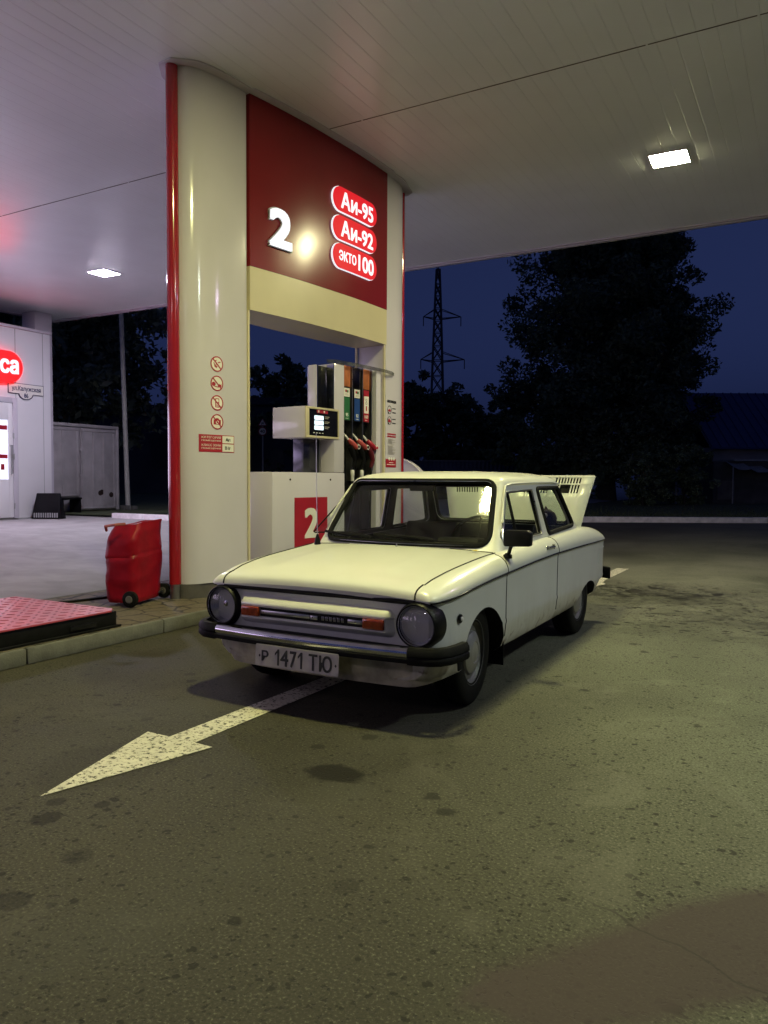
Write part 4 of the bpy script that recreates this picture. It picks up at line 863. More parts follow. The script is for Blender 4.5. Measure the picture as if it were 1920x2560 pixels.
        # side marker lamp
        b = MB(); b.lathe([(0, 0), (.024, 0), (.022, .008), (.013, .011), (0, .012)] if sg > 0 else [(0, 0), (.024, 0), (.022, -.008), (.013, -.011), (0, -.012)], (.285, sg * .733, .52), 'y', 20); mk = b.build('side_marker', BLACK, root)
        b = MB(); b.lathe([(0, .0121), (.012, .0115), (.008, .017), (0, .018)] if sg > 0 else [(0, -.0121), (.012, -.0115), (.008, -.017), (0, -.018)], (.285, sg * .733, .52), 'y', 16); b.build('marker_lens', PRINTW, mk)
    # front bumper
    bx = lambda y: .628 - .035 * (y / .64) ** 2
    prf = [(-.012, .342), (.004, .346), (.012, .362), (.012, .372), (.016, .380), (.014, .40), (.004, .412), (-.012, .414)]
    b = MB(); ys = [-.64 + 1.28 * i / 24 for i in range(25)]; b.grid([[(bx(y) + q, y, z) for q, z in prf + [prf[0]]] for y in ys]); bump = b.build('front_bumper', CHROME, root)
    b = MB(); b.grid([[(bx(y) + q, y, z) for q, z in ((.006, .338), (.02, .342), (.021, .364), (.009, .368), (.006, .338))] for y in ys]); b.build('bumper_strip', RUBBER, bump)
    b = MB(); b.grid([[(x, y, z) for x, z in ((.44, .356), (bx(y) - .011, .352), (bx(y) - .011, .40), (.44, .404), (.44, .356))] for y in ys]); b.build('bumper_light_block', INTERIOR, bump)  # added filler that stops lamplight falling through behind the bumper
    for sg in (1, -1):
        b = MB(); path = [(.596, .60), (.592, .65), (.578, .70), (.55, .745), (.50, .772), (.42, .786), (.34, .79)]
        rows = [[(x + q * nx, sg * (y + q * ny), z) for q, z in ((-.02, .336), (.014, .334), (.022, .345), (.022, .366), (.016, .372), (.022, .378), (.02, .40), (.008, .418), (-.02, .418), (-.02, .336))] for (x, y), (nx, ny) in zip(path, [(1, .05), (1, .2), (.9, .45), (.65, .75), (.35, .93), (.1, 1), (.05, 1)])]
        b.grid(rows); b.add(rows[0][:-1], [tuple(range(9))]); b.add(rows[-1][:-1], [tuple(range(9))]); b.build('bumper_corner', RUBBER, bump, angle=45)
        b = MB(); b.box(.50, .60, sg * .50 - .02, sg * .50 + .02, .36, .40); b.build('bumper_bracket', STEEL, bump)
    # lower apron
    b = MB(); rows = []
    for i in range(31):
        y = -.72 + 1.44 * i / 30; t = abs(y) / .72; xf = .535 - .05 * t ** 2 - .20 * max(0, (t - .78) / .22) ** 2; zl = .185 + .055 * max(0, (t - .7) / .3) ** 2
        rows.append([(xf - .02, y, .35), (xf, y, .345), (xf + .004, y, .32), (xf - .004, y, .25), (xf - .03, y, zl), (xf - .06, y, zl + .004)])
    b.grid(rows); b.build('front_apron', M('dirty_apron', (.42, .38, .30), .55, var=.55, scale=9, bump=.25, bscale=25), root)
    # number plate
    pl = thing('number_plate', None, None); pl.parent = root; pl['label'] = 'white plate reading Р 1471 ТЮ'
    PX_, PY_, PZ_ = .652, -.02, .296
    f = lambda a, q, d: (PX_ + d - .12 * (q - .056) * .3, PY_ + a, PZ_ + q)
    rect = rounded([(-.26, -.056), (.26, -.056), (.26, .056), (-.26, .056)], .01, 3)
    b = MB(); add_plate(b, rect, f, -.004, .0, 0, .2); b.build('plate_sheet', M('plate_white', (.44, .41, .39), .45, var=.2, scale=12, bump=.1, bscale=30), pl)
    b = MB()
    # seen from the front the text must run towards the car's left (+y)
    sl = .96
    for txt, a0, a1 in (('Р', -.218, -.175), ('4', -.096, -.046), ('7', -.036, .004), ('Т', .082, .134), ('Ю', .146, .222)):
        add_text(b, txt, f, a0, a1, -.03 if txt == 'Р' else -.044, .026 if txt == 'Р' else .04, .0005, .0022, 0, .022)
    for a0 in (-.132, .014): add_plate(b, [(a0 + .016, -.044), (a0 + .027, -.044), (a0 + .027, .04), (a0 + .018, .04), (a0, .018), (a0, .006), (a0 + .016, .022)], f, .0005, .0022, 0, .1)
    add_plate(b, [(-.238, -.004), (-.232, -.012), (-.226, -.004), (-.232, .004)], f, .0005, .002, 0); add_plate(b, [(.238, -.004), (.244, -.012), (.25, -.004), (.244, .004)], f, .0005, .002, 0)
    b.build('plate_characters', PRINTK, pl)
    b = MB(); add_ring(b, (0, 0), 1, .985, lambda a, q, d: f(a * .257, q * .053, d), .0, .0012, 0, 4) if False else None
    for y in (-.18, .18): b.box(.60, .648, y - .012, y + .012, .29, .335)
    b.build('plate_bracket', STEEL, pl)

    # ---------------------------------------------------------------- greenhouse
    def ghw(z): return .658 - .235 * (z - .79)
    def fx(z): return -.395 - .785 * (z - .82)
    def rx_(z): return -2.385 + .93 * (z - .83)
    BOW, RB = .088, .05
    def front_x(y, z): return fx(z) - BOW * (y / .57) ** 2
    def rear_x(y, z): return rx_(z) + RB * (y / .6) ** 2
    def outline(z, inset=0, m=16):
        yw = ghw(z) - inset; pts = []
        r = .045
        ycs = [-(yw - r) + 2 * (yw - r) * i / m for i in range(m + 1)]
        fr = [(front_x(y, z) - inset, y) for y in ycs]
        re = [(rear_x(y, z) + inset, y) for y in reversed(ycs)]
        c = lambda p, q, corner: [((1 - t) ** 2 * p[0] + 2 * t * (1 - t) * corner[0] + t * t * q[0], (1 - t) ** 2 * p[1] + 2 * t * (1 - t) * corner[1] + t * t * q[1]) for t in (.25, .5, .75)]
        xf, xr = front_x(yw, z) - inset, rear_x(yw, z) + inset
        s0, s1 = xf - r * 1.3, xr + r * 1.6
        side = [(s0 + (s1 - s0) * i / 14, yw) for i in range(15)]
        out = fr + c(fr[-1], side[0], (xf, yw)) + side + c(side[-1], re[0], (xr, yw)) + re
        nside = [(x, -y) for x, y in reversed(side)]
        out += c(re[-1], nside[0], (xr, -yw)) + nside + c(nside[-1], fr[0], (xf, -yw))
        return out
    def shell(inset, z0, zroof, crown):
        b = MB(); zl = [z0 + (zroof - z0) * i / 8 for i in range(9)]; rings = [[(x, y, z) for x, y in outline(z, inset)] for z in zl]
        base = rings[-1]; cx = sum(p[0] for p in base) / len(base)
        for s in (.995, .985, .97, .95, .92, .88, .82, .74, .64, .5, .34, .17):
            rings.append([(cx + (p[0] - cx) * s, p[1] * s, zroof + crown * math.sqrt(1 - s ** 4.2) ) for p in base])
        k = len(base); b.add([p for r in rings for p in r], [(i * k + j, i * k + (j + 1) % k, (i + 1) * k + (j + 1) % k, (i + 1) * k + j) for i in range(len(rings) - 1) for j in range(k)])
        b.add(rings[0], [tuple(range(k))]); b.add(rings[-1], [tuple(range(k))]); return b
    gh = shell(0, .775, 1.192, .090).build('roof', [PAINT], None)
    boolean(gh, cutter(shell(.03, .70, 1.17, .085), [INTERIOR]))
    ws = rounded([(-.585, .823), (.585, .823), (.512, 1.213), (-.512, 1.213)], .07, 6)
    rw = rounded([(-.585, .872), (.585, .872), (.515, 1.178), (-.515, 1.178)], .06, 6)
    dw = rounded([(-.545, .838), (-1.352, .845), (-1.325, 1.158), (-.80, 1.145)], .03, 4)
    qw = rounded([(-1.49, .842), (-2.165, .868), (-1.945, 1.166), (-1.43, 1.162)], .035, 4)
    b = MB(); b.prism(ws, -1.05, .3, 'x'); boolean(gh, cutter(b, [PAINT]))
    b = MB(); b.prism(rw, -2.8, -1.85, 'x'); boolean(gh, cutter(b, [PAINT]))
    for sg in (1, -1):
        for poly in (dw, qw): b = MB(); b.prism(poly, sg * .40, sg * .9, 'y'); boolean(gh, cutter(b, [PAINT]))
    for p in gh.data.polygons: p.use_smooth = True
    gh.data.set_sharp_from_angle(angle=R(34)); gh.parent = root
    # glass, rubbers
    def pane(poly, fn, name, mats, parent=root, step=.06):
        b = MB(); c = (sum(p[0] for p in poly) / len(poly), sum(p[1] for p in poly) / len(poly)); d = densify(poly, step)
        rows = [[fn(c[0] + (p[0] - c[0]) * s, c[1] + (p[1] - c[1]) * s) for p in d + [d[0]]] for s in (.0005, .25, .5, .75, 1.0)]
        b.grid(rows); return b.build(name, mats, parent)
    W1 = pane(ws, lambda y, z: (front_x(y, z) - .012, y, z), 'windscreen', GLASSW)
    b = MB(); b.tube([(front_x(y, z) + .003, y, z) for y, z in densify(ws, .06)], .0175, 8, closed=True); b.build('windscreen_seal', RUBBER, W1)
    b = MB(); b.tube([(front_x(y, z) + .0175, y, z) for y, z in densify(ws, .06)], .003, 6, closed=True); b.build('seal_trim', STEEL, W1)
    W2 = pane(rw, lambda y, z: (rear_x(y, z) + .012, y, z), 'rear_window', GLASS)
    b = MB(); b.tube([(rear_x(y, z) - .002, y, z) for y, z in densify(rw, .06)], .017, 8, closed=True); b.build('rear_window_seal', RUBBER, W2)
    for sg in (1, -1):
        sd = lambda x, z: (x, sg * (ghw(z) - .012), z)
        q = pane(qw, sd, 'quarter_window', GLASS); b = MB(); b.tube([(x, sg * (ghw(z) + .001), z) for x, z in densify(qw, .08)], .016, 8, closed=True); b.build('quarter_window_seal', RUBBER, q)
        vent = [(-.575, .845), (-.86, .845), (-.845, 1.135), (-.80, 1.135)]
        vp = (lambda x, z: sd(x, z)) if sg > 0 else (lambda x, z: (x - .06 * (x + .86) / .28, -(ghw(z) - .012) - .16 * max(0, x + .86) / .28, z))
        v = pane(rounded(vent, .01, 2), vp, 'vent_window', GLASS)
        if sg < 0: q2 = MB(); q2.tube([vp(x, z) for x, z in rounded(vent, .01, 2)], .005, 6, closed=True); q2.build('vent_rim', BLACK, v)
        b = MB(); b.tube([(-.855, sg * (ghw(.84) - .008), .842), (-.842, sg * (ghw(1.145) - .008), 1.148)], .010, 8); b.tube([(-.57, sg * (ghw(.84) - .008), .842), (-.808, sg * (ghw(1.14) - .008), 1.14)], .008, 8); b.build('vent_frame', BLACK, v)
        b = MB(); b.tube([(x, sg * (ghw(z) + .0005), z) for x, z in densify(dw, .08)], .0065, 8, closed=True); b.build('door_window_trim', STEEL, root)
        b = MB(); b.tube([(x, sg * (ghw(z) - .014), z) for x, z in densify(dw, .08)], .012, 8, closed=True); b.build('door_window_seal', RUBBER, root)
        # rain gutter
        b = MB(); b.tube([(-.60, sg * (ghw(.93) + .003), .96), (-.72, sg * (ghw(1.09) + .004), 1.10), (-.80, sg * (ghw(1.18) + .006), 1.183), (-.9, sg * (ghw(1.19) + .008), 1.197), (-1.3, sg * (ghw(1.2) + .009), 1.204), (-1.8, sg * (ghw(1.2) + .008), 1.205), (-2.0, sg * (ghw(1.19) + .003), 1.195)], .007, 8); b.build('rain_gutter', PAINT, root)
    # mirror, handles, wipers, aerial
    mr = thing('door_mirror', None, None); mr.parent = root
    b = MB(); b.prism(rounded([(.705, .833), (.87, .838), (.873, .918), (.85, .931), (.72, .93), (.705, .915)], .016, 4), -.455, -.405, 'x'); b.build('mirror_housing', BLACK, mr, bevel=.008)
    b = MB(); b.tube([(-.42, .75, .838), (-.432, .735, .80), (-.44, .725, .775)], .011, 8); b.lathe([(0, -.0), (.028, 0), (.026, .02), (.012, .03), (0, .03)], (-.44, .722, .762), 'z', 16); b.build('mirror_stalk', BLACK, mr)
    for sg in (1, -1):
        h = thing('door_handle', None, None); h.parent = root
        b = MB(); b.box(-1.31, -1.16, sg * .735 - .006, sg * .735 + .014 * 1, .752, .772) if False else b.tube([(-1.165, sg * .728, .765), (-1.175, sg * .748, .768), (-1.24, sg * .752, .768), (-1.31, sg * .75, .766)], [.008, .009, .010, .007], 8); b.build('grip', CHROME, h)
        b = MB(); b.lathe([(0, -.012), (.016, -.012), (.016, .012), (0, .012)], (-1.315, sg * .733, .765), 'y', 16); b.build('push_button', BLACK, h)
        b = MB(); b.prism([(-1.15, .755), (-1.19, .75), (-1.21, .778), (-1.16, .778)], sg * .725, sg * .741, 'y'); b.build('escutcheon', CHROME, h, bevel=.003)
    for y0, tip in ((-.20, -.60), (.24, -.17)):
        wv = thing('wiper', None, None); wv.parent = root; z0 = hermite(zsh_, -.45) + .02
        b = MB(); b.lathe([(.012, -.01), (.013, .02), (.017, .024), (.014, .046), (0, .05)], (-.425, y0, z0 - .005), 'z', 14); b.build('wiper_spindle', BLACK, wv)
        y1, z1 = y0 + (tip - y0) * .62, .865; b = MB(); b.tube([(-.425, y0, z0 + .037), (front_x(y0 - .1, z0 + .05) + .035, y0 - .1, z0 + .055), (front_x(y1, z1) + .035, y1, z1 + .004)], [.014, .010, .006], 8); b.build('wiper_arm', BLACK, wv)
        b = MB(); b.tube([(front_x(y0 - .02, .845) + .02, y0 - .02, .838), (front_x(y1, z1) + .024, y1, z1 - .004), (front_x(tip, .86) + .022, tip, .87)], .009, 6); b.build('wiper_blade', RUBBER, wv)
    b = MB(); b.lathe([(.007, 0), (.008, .012), (.004, .014), (.004, .024), (0, .026)], (-.30, .055, hermite(zsh_, -.3) + .022), 'z', 10); b.build('washer_jet', STEEL, root)
    an = thing('aerial', None, None); an.parent = root
    b = MB(); b.lathe([(.022, 0), (.018, .03), (.011, .055), (.006, .07), (0, .07)], (-.37, -.577, hermite(zsh_, -.37) + .002), 'z', 14); b.build('aerial_base', BLACK, an)
    b = MB(); b.tube([(-.37, -.577, .85), (-.40, -.605, 1.2), (-.44, -.635, 1.53)], [.0032, .0026, .0016], 6); b.build('aerial_rod', STEEL, an)
    # wheels
    for wx, wy, nm in ((0, .62, 0), (0, -.62, 0), (-2.2, .61, 1), (-2.2, -.61, 1)):
        sg = 1 if wy > 0 else -1; wh = thing('wheel', None, None); wh.parent = root; wh.location = (wx, wy, .286); wh.rotation_euler = (0, 0, R(4) if nm == 0 else 0)
        pr = [(.165, -.07), (.20, -.078), (.255, -.080), (.275, -.07), (.284, -.055), (.286, -.03), (.286, -.004), (.28, -.003), (.28, .003), (.286, .004), (.286, .03), (.284, .055), (.275, .07), (.255, .080), (.20, .078), (.165, .07)]
        b = MB(); b.lathe(pr, (0, 0, 0), 'y', 56); b.build('tyre', RUBBER, wh)
        s = sg; rim = [(.178, .074 * s), (.172, .07 * s), (.165, .055 * s), (.150, .045 * s), (.135, .052 * s), (.12, .05 * s), (.0, .05 * s)]
        b = MB(); b.lathe(rim, (0, 0, 0), 'y', 44); b.lathe([(.17, -.07 * s), (.15, 0), (.0, 0)], (0, 0, 0), 'y', 24); b.build('rim', M('rim_paint', (.10, .095, .09), .5, var=.3, scale=10), wh)
        hc = [(.118, .051 * s), (.114, .064 * s), (.095, .075 * s), (.06, .082 * s), (.055, .079 * s), (.0, .084 * s)]
        b = MB(); b.lathe(hc, (0, 0, 0), 'y', 40); b.build('hub_cap', M('hubcap', (.33, .32, .31), .4, metal=.6, var=.2, scale=15), wh)
    for sg in (1, -1): b = MB(); b.box(-.425, -.415, sg * .64 - .06, sg * .64 + .07, .13, .30); b.build('mud_flap', RUBBER, root)
    # rear: bumper, side pressings, raised lid
    b = MB(); b.grid([[(-3.045 + q + .03 * (y / .66) ** 2, y, z) for q, z in ((.012, .37), (-.008, .375), (-.014, .40), (-.012, .43), (.01, .44), (.012, .37))] for y in [-.66 + 1.32 * i / 16 for i in range(17)]]); rb = b.build('rear_bumper', CHROME, root)
    for sg in (1, -1):
        b = MB(); b.prism(rounded([(-3.06, .66), (-3.03, .73), (-2.97, .762), (-2.955, .745), (-2.99, .70), (-3.0, .64)], .01, 2) if sg > 0 else rounded([(-3.06, -.66), (-3.03, -.73), (-2.97, -.762), (-2.955, -.745), (-2.99, -.70), (-3.0, -.64)], .01, 2), .36, .46); b.build('bumper_corner', RUBBER, rb, bevel=.008)
        b = MB()
        for x0, x1, z0, z1 in ((-2.66, -2.93, .645, .653), (-2.652, -2.66, .52, .653)):
            pts = [(x0 + (x1 - x0) * i / 6, z0 if abs(x0 - x1) > .05 else z0 + (z1 - z0) * i / 6) for i in range(7)]
            def sidey(x, z): w = hermite(w_, x); return .738 * w
            b.tube([(x, sg * (sidey(x, z) - .003), z) for x, z in pts], .007, 6)
        b.build('rear_pressing', PAINT, root)
        b = MB(); b.prism([(-3.035, .50), (-3.035, .64), (-3.018, .64), (-3.018, .50)], sg * .42, sg * .62, 'y') if False else b.box(-3.035, -3.019, min(sg * .44, sg * .62), max(sg * .44, sg * .62), .5, .62); b.build('tail_lamp', M('tail_red', (.3, .01, .01), .25), root, bevel=.006)
    lid = thing('engine_lid', None, None); lid.parent = root; lid['label'] = 'raised engine lid with two banks of louvre slots'
    H = .475
    def lp(y, h, d=0):   # lid surface: h from hinge 0..1, y scaled by width, slight bow
        wd = .585 + .10 * h; return (-2.545 - .115 * h - .02 * (1 - h) * (y ** 2) + .02 * math.sin(h * 3.1) * (1 - .3 * y * y) + d, y * wd, .815 + (H - .035) * h - .018 * max(0, abs(y) - .8) ** 2 * 20 * 0)
    b = MB(); slots = []
    nb = 9
    ycuts = [-1.0, -.98]; cells = []
    # build the skin as strips with real openings
    us = [-1, -.8]; banks = [(-.86, -.52), (-.46, -.12), (.12, .46), (.52, .86)]
    for a0, a1 in banks:
        for i in range(nb): u0 = a0 + (a1 - a0) * (i + .18) / nb; u1 = a0 + (a1 - a0) * (i + .72) / nb; us += [u0, u1]
    us += [1.0]; us = sorted(set(us + [0.0])); vs_ = [0, .15, .3, .45, .56, .67, .835, .86, .975, .988, 1.0]
    def is_slot(u, v):
        for a0, a1 in banks:
            for i in range(nb):
                u0 = a0 + (a1 - a0) * (i + .18) / nb; u1 = a0 + (a1 - a0) * (i + .72) / nb
                if u0 < u < u1 and (.67 < v < .835 or .86 < v < .975): return True
            # square patch of the inner panel showing in the lower row
            m = (a0 + a1) / 2
            if a0 > .5 and m - .075 < u < m + .045 and .67 < v < .835: return True
        return False
    P = {}
    for i, u in enumerate(us):
        for j, v in enumerate(vs_): P[i, j] = len(b.v); b.v.append(lp(u, v))
    for i in range(len(us) - 1):
        for j in range(len(vs_) - 1):
            if not is_slot((us[i] + us[i + 1]) / 2, (vs_[j] + vs_[j + 1]) / 2): b.f.append((P[i, j], P[i + 1, j], P[i + 1, j + 1], P[i, j + 1])); b.m.append(0)
    o = b.build('lid_skin', [PAINT], lid, fix=False)
    bm = bmesh.new(); bm.from_mesh(o.data); bmesh.ops.recalc_face_normals(bm, faces=bm.faces); bmesh.ops.solidify(bm, geom=bm.faces[:], thickness=.004); bm.to_mesh(o.data); bm.free()
    b = MB(); b.grid([[(lp(u, v)[0] - .03, lp(u, v)[1] * .93, lp(u, v)[2] - .004) for u in (-1, -.5, 0, .5, 1)] for v in (.5, .7, .97)]); b.build('lid_inner_frame', INTERIOR, lid)
    b = MB()
    for u in (-1, 1): b.tube([lp(u, v, -.006) for v in vs_], .008, 8)
    b.tube([lp(u, 1.0, -.006) for u in (-1, -.6, -.2, .2, .6, 1)], .008, 8); b.build('lid_edge', PAINT, lid)
    for s in (-1, 1): b = MB(); b.tube([(-2.5, s * .4, .80), (-2.55, s * .4, .83)], .012, 8); b.build('lid_hinge', BLACK, lid)
    # ---------------------------------------------------------------- interior
    b = MB(); rows = []
    for y in [-.57 + 1.14 * i / 20 for i in range(21)]:
        xf = front_x(y, .83) - .03; rows.append([(xf, y, .80), (xf - .10, y, .815), (xf - .22, y, .812), (xf - .27, y, .79), (xf - .275, y, .70), (xf - .22, y, .60)])
    b.grid(rows); b.build('dashboard', INTERIOR, root)
    b = MB(); b.prism([(-.76, .812), (-.62, .812), (-.61, .83), (-.64, .85), (-.74, .85), (-.77, .835)], .18, .46, 'y'); b.build('instrument_hood', INTERIOR, root, bevel=.008)
    sw = thing('steering_wheel', None, None); sw.parent = root
    cx, cy, cz, t = -.94, .32, .80, R(62)
    def swp(r, a): return (cx - r * math.sin(a) * math.cos(t) * 1.0, cy + r * math.cos(a), cz + r * math.sin(a) * math.sin(t))
    b = MB(); b.tube([swp(.195, 2 * math.pi * i / 32) for i in range(32)], .0105, 8, closed=True); b.build('wheel_rim', BLACKG, sw)
    b = MB()
    for a in (R(200), R(-20), R(90)): b.tube([swp(.19, a), swp(.02, a)], .008, 6)
    b.lathe([(0, -.02), (.035, -.02), (.035, .02), (0, .02)], (cx, cy, cz), 'x', 16); b.build('spokes', BLACK, sw)
    for y0 in (-.31, .31):
        s = thing('front_seat', None, None); s.parent = root
        b = MB(); b.box(-1.45, -1.0, y0 - .22, y0 + .22, .36, .48); b.build('seat_cushion', SEAT, s, bevel=.04, segs=3)
        b = MB(); b.prism(rounded([(-1.38, .46), (-1.52, .46), (-1.66, .885), (-1.56, .90)], .03, 4), y0 - .215, y0 + .215, 'y'); b.build('backrest', SEAT, s, bevel=.03, segs=3)
    s = thing('rear_seat', None, None); s.parent = root
    b = MB(); b.box(-2.05, -1.72, -.56, .56, .36, .50); b.build('seat_cushion', SEAT, s, bevel=.03)
    b = MB(); b.prism([(-1.95, .48), (-2.05, .48), (-2.22, .84), (-2.12, .865)], -.58, .58, 'y'); b.build('backrest', SEAT, s, bevel=.02)
    b = MB(); b.box(-2.33, -2.14, -.56, .56, .80, .838); b.build('parcel_shelf', SEAT, root, bevel=.006)
    b = MB(); b.tube([(front_x(.0, 1.2) - .03, 0, 1.215), (front_x(0, 1.2) - .07, 0, 1.185)], .006, 6); b.prism(rounded([(-.09, 1.145), (.09, 1.145), (.09, 1.19), (-.09, 1.19)], .012, 3), front_x(0, 1.17) - .10, front_x(0, 1.17) - .085, 'x'); b.build('inner_mirror', BLACK, root)
    # toy bird silhouette sitting on the parcel shelf
    ty = thing('plush_toy', 'small dark plush toy sitting on the rear shelf of the white car', 'toy')
    mw = Matrix.Translation((-2.29, 3.813, 0)) @ Matrix.Rotation(R(-89.55), 4, 'Z') @ Matrix.Translation((-2.22, .42, .838)); ty.matrix_world = mw; ty.location = mw.to_translation(); ty.rotation_euler = mw.to_euler()
    b = MB(); b.lathe([(0, .0), (.05, .005), (.07, .04), (.072, .08), (.055, .12), (.02, .145), (0, .148)], (0, 0, 0), 'z', 20); b.build('toy_body', M('plush_brown', (.05, .03, .022), .9, var=.4, scale=30, bump=.4), ty)
    b = MB(); b.tube([(-.05, -.03, .11), (-.075, -.04, .15), (-.07, -.04, .17)], [.022, .014, .003], 8); b.tube([(.05, -.03, .06), (.1, -.04, .055)], [.022, .008], 8); b.build('toy_ear', M('plush_brown'), ty)
    b = MB(); b.lathe([(0, -.02), (.016, -.012), (.02, 0), (.016, .012), (0, .02)], (.072, .0, .1), 'z', 12); b.build('toy_eye', PRINTW, ty)
build_car()
b = MB(); mw = Matrix.Translation((-2.29, 3.813, 0)) @ Matrix.Rotation(R(-89.55), 4, 'Z')
b.add([mw @ Vector(v) for v in ((-.36, .52, .803), (-.345, .545, .806), (-.365, .565, .803), (-.385, .548, .809), (-.39, .53, .805))], [(0, 1, 2, 3, 4)])
tag(b.build('fallen_leaf', M('yellow_leaf', (.5, .42, .03), .5, var=.2)), 'tiny yellow leaf lying below the windscreen of the white car', 'leaf')

# ================================================================== beyond the forecourt
FW, RT = Vector((-.4924, .8704, 0)), Vector((.8704, .4924, 0))
def at(a, d, z=0): v = FW * d + RT * a; return Vector((v.x, v.y, z))       # a metres to the right of the view axis, d metres ahead
ANG = R(29.5)
def build_beyond():
    # kerb stones and lawn
    b = MB(); a = -9.0
    cuts = [-9, -6.4, -3.6, -1.0, 2.15, 5.42, 11.1, 16.8, 22, 28, 34, 40]
    root = thing('verge', None, None)
    for i in range(len(cuts) - 1):
        p = [at(cuts[i] + .02, 22.0), at(cuts[i + 1] - .02, 22.0), at(cuts[i + 1] - .02, 22.2), at(cuts[i] + .02, 22.2)]
        b.prism([(q.x, q.y) for q in p], -.05, .165 + random.uniform(-.006, .006))
    o = b.build('verge_kerb', PAINTED, bevel=.03); tag(o, kind='structure'); bpy.data.objects.remove(root)
    b = MB(); rows = []
    for i in range(31):
        d = 22.21 + (60 - 22.21) * (i / 30) ** 1.6
        rows.append([tuple(at(-9 + 70 * j / 60, d, .13 + .02 * random.random())) for j in range(61)])
    b.grid(rows); tag(b.build('lawn', M('grass_ground', (.08, .1, .045), .9, var=.5, scale=3, bump=.8, bscale=30), fix=False), kind='structure')
    b = MB(); rnd = random.Random(5)
    for i in range(9000):
        a, d = rnd.uniform(-3, 17), 22.25 + 9 * rnd.random() ** 1.8; p = at(a, d, .13); h = rnd.uniform(.04, .13); t = rnd.uniform(0, 6.28); dx, dy = math.cos(t) * .012, math.sin(t) * .012; lx, ly = rnd.uniform(-.05, .05), rnd.uniform(-.05, .05)
        b.add([(p.x - dx, p.y - dy, p.z), (p.x + dx, p.y + dy, p.z), (p.x + lx, p.y + ly, p.z + h)], [(0, 1, 2)])
    tag(b.build('grass', M('grass_blade', (.05, .07, .03), .8, var=.5, scale=2), fix=False), 'dark grass growing behind the white kerb', 'grass', kind='stuff')
    b = MB(); b.grid([[tuple(Vector((x, y, ground_z(x) + .03 + .02 * random.random()))) for x in [-60 + 46.3 * i / 30 for i in range(31)]] for y in [11.95, 12.4, 13, 14, 16, 19, 23, 28, 36, 46, 60]])
    tag(b.build('left_verge', M('grass_ground'), fix=False), kind='structure')
build_beyond()

def leaf_cloud(mb, c, rad, n, size, rnd, hollow=.25):
    for _ in range(n):
        while True:
            v = Vector((rnd.uniform(-1, 1), rnd.uniform(-1, 1), rnd.uniform(-1, 1)))
            if hollow < v.length < 1: break
        p = Vector(c) + Vector((v.x * rad[0], v.y * rad[1], v.z * rad[2])); s = size * rnd.uniform(.6, 1.4)
        u = Vector((rnd.gauss(0, 1), rnd.gauss(0, 1), rnd.gauss(0, .8))); u.normalize(); w2 = u.cross(Vector((rnd.gauss(0, 1), rnd.gauss(0, 1), rnd.gauss(0, 1)))); w2.normalize()
        mb.add([p - u * s, p + w2 * s * .45, p + u * s, p - w2 * s * .45], [(0, 1, 2, 3)])
def make_tree(name, label, base, height, spread, crown_low, n_limbs, clumps, leaf, seed, cat='tree', group=None, narrow=1.0, leaves=95, mat=None):
    rnd = random.Random(seed); root = thing(name, label, cat, base, rnd.uniform(0, 6), group)
    tr = MB(); k = height; cr = MB()
    path = [(0, 0, -.2)]; x = y = 0
    for i in range(1, 8): x += rnd.uniform(-.015, .015) * k; y += rnd.uniform(-.015, .015) * k; path.append((x, y, k * .85 * i / 7))
    tr.tube(path, [.028 * k * (1 - .82 * i / 7) for i in range(8)], 10); centers = []
    for i in range(n_limbs):
        h = crown_low + (.82 - crown_low) * ((i + rnd.random()) / n_limbs); j = int(h / .85 * 7); p0 = Vector(path[min(j, 6)]).lerp(Vector(path[min(j + 1, 7)]), h / .85 * 7 - j)
        a = i * 2.4 + rnd.uniform(-.4, .4); env = math.sin(math.pi * min(1, (h - crown_low * .7) / (1.0 - crown_low * .7)) ** .72) ** .7
        l = spread * env * rnd.uniform(.55, 1.05); up = rnd.uniform(.15, .6) * l
        p1 = p0 + Vector((math.cos(a) * l * .5, math.sin(a) * l * .5, up * .4)); p2 = p0 + Vector((math.cos(a) * l, math.sin(a) * l, up))
        tr.tube([p0, p1, p2], [.009 * k * (1.1 - h), .006 * k * (1.1 - h), .002 * k], 6)
        for q in (.45, .75, 1.0): centers.append((p0.lerp(p1, q * 2) if q < .5 else p1.lerp(p2, q * 2 - 1), env))
    centers.append((Vector(path[-1]) + Vector((0, 0, k * .06)), .5)); centers.append((Vector(path[-1]) + Vector((0, 0, k * .12)), .35))
    for c, env in centers:
        for _ in range(clumps):
            off = Vector((rnd.gauss(0, 1), rnd.gauss(0, 1), rnd.gauss(0, .8))) * spread * .15; r = spread * rnd.uniform(.10, .2)
            leaf_cloud(cr, c + off, (r, r, r * .75), leaves, leaf, rnd)
    cr.build('crown', mat or TREE_L, root, fix=False); tr.build('trunk', BARK, root)
    return root
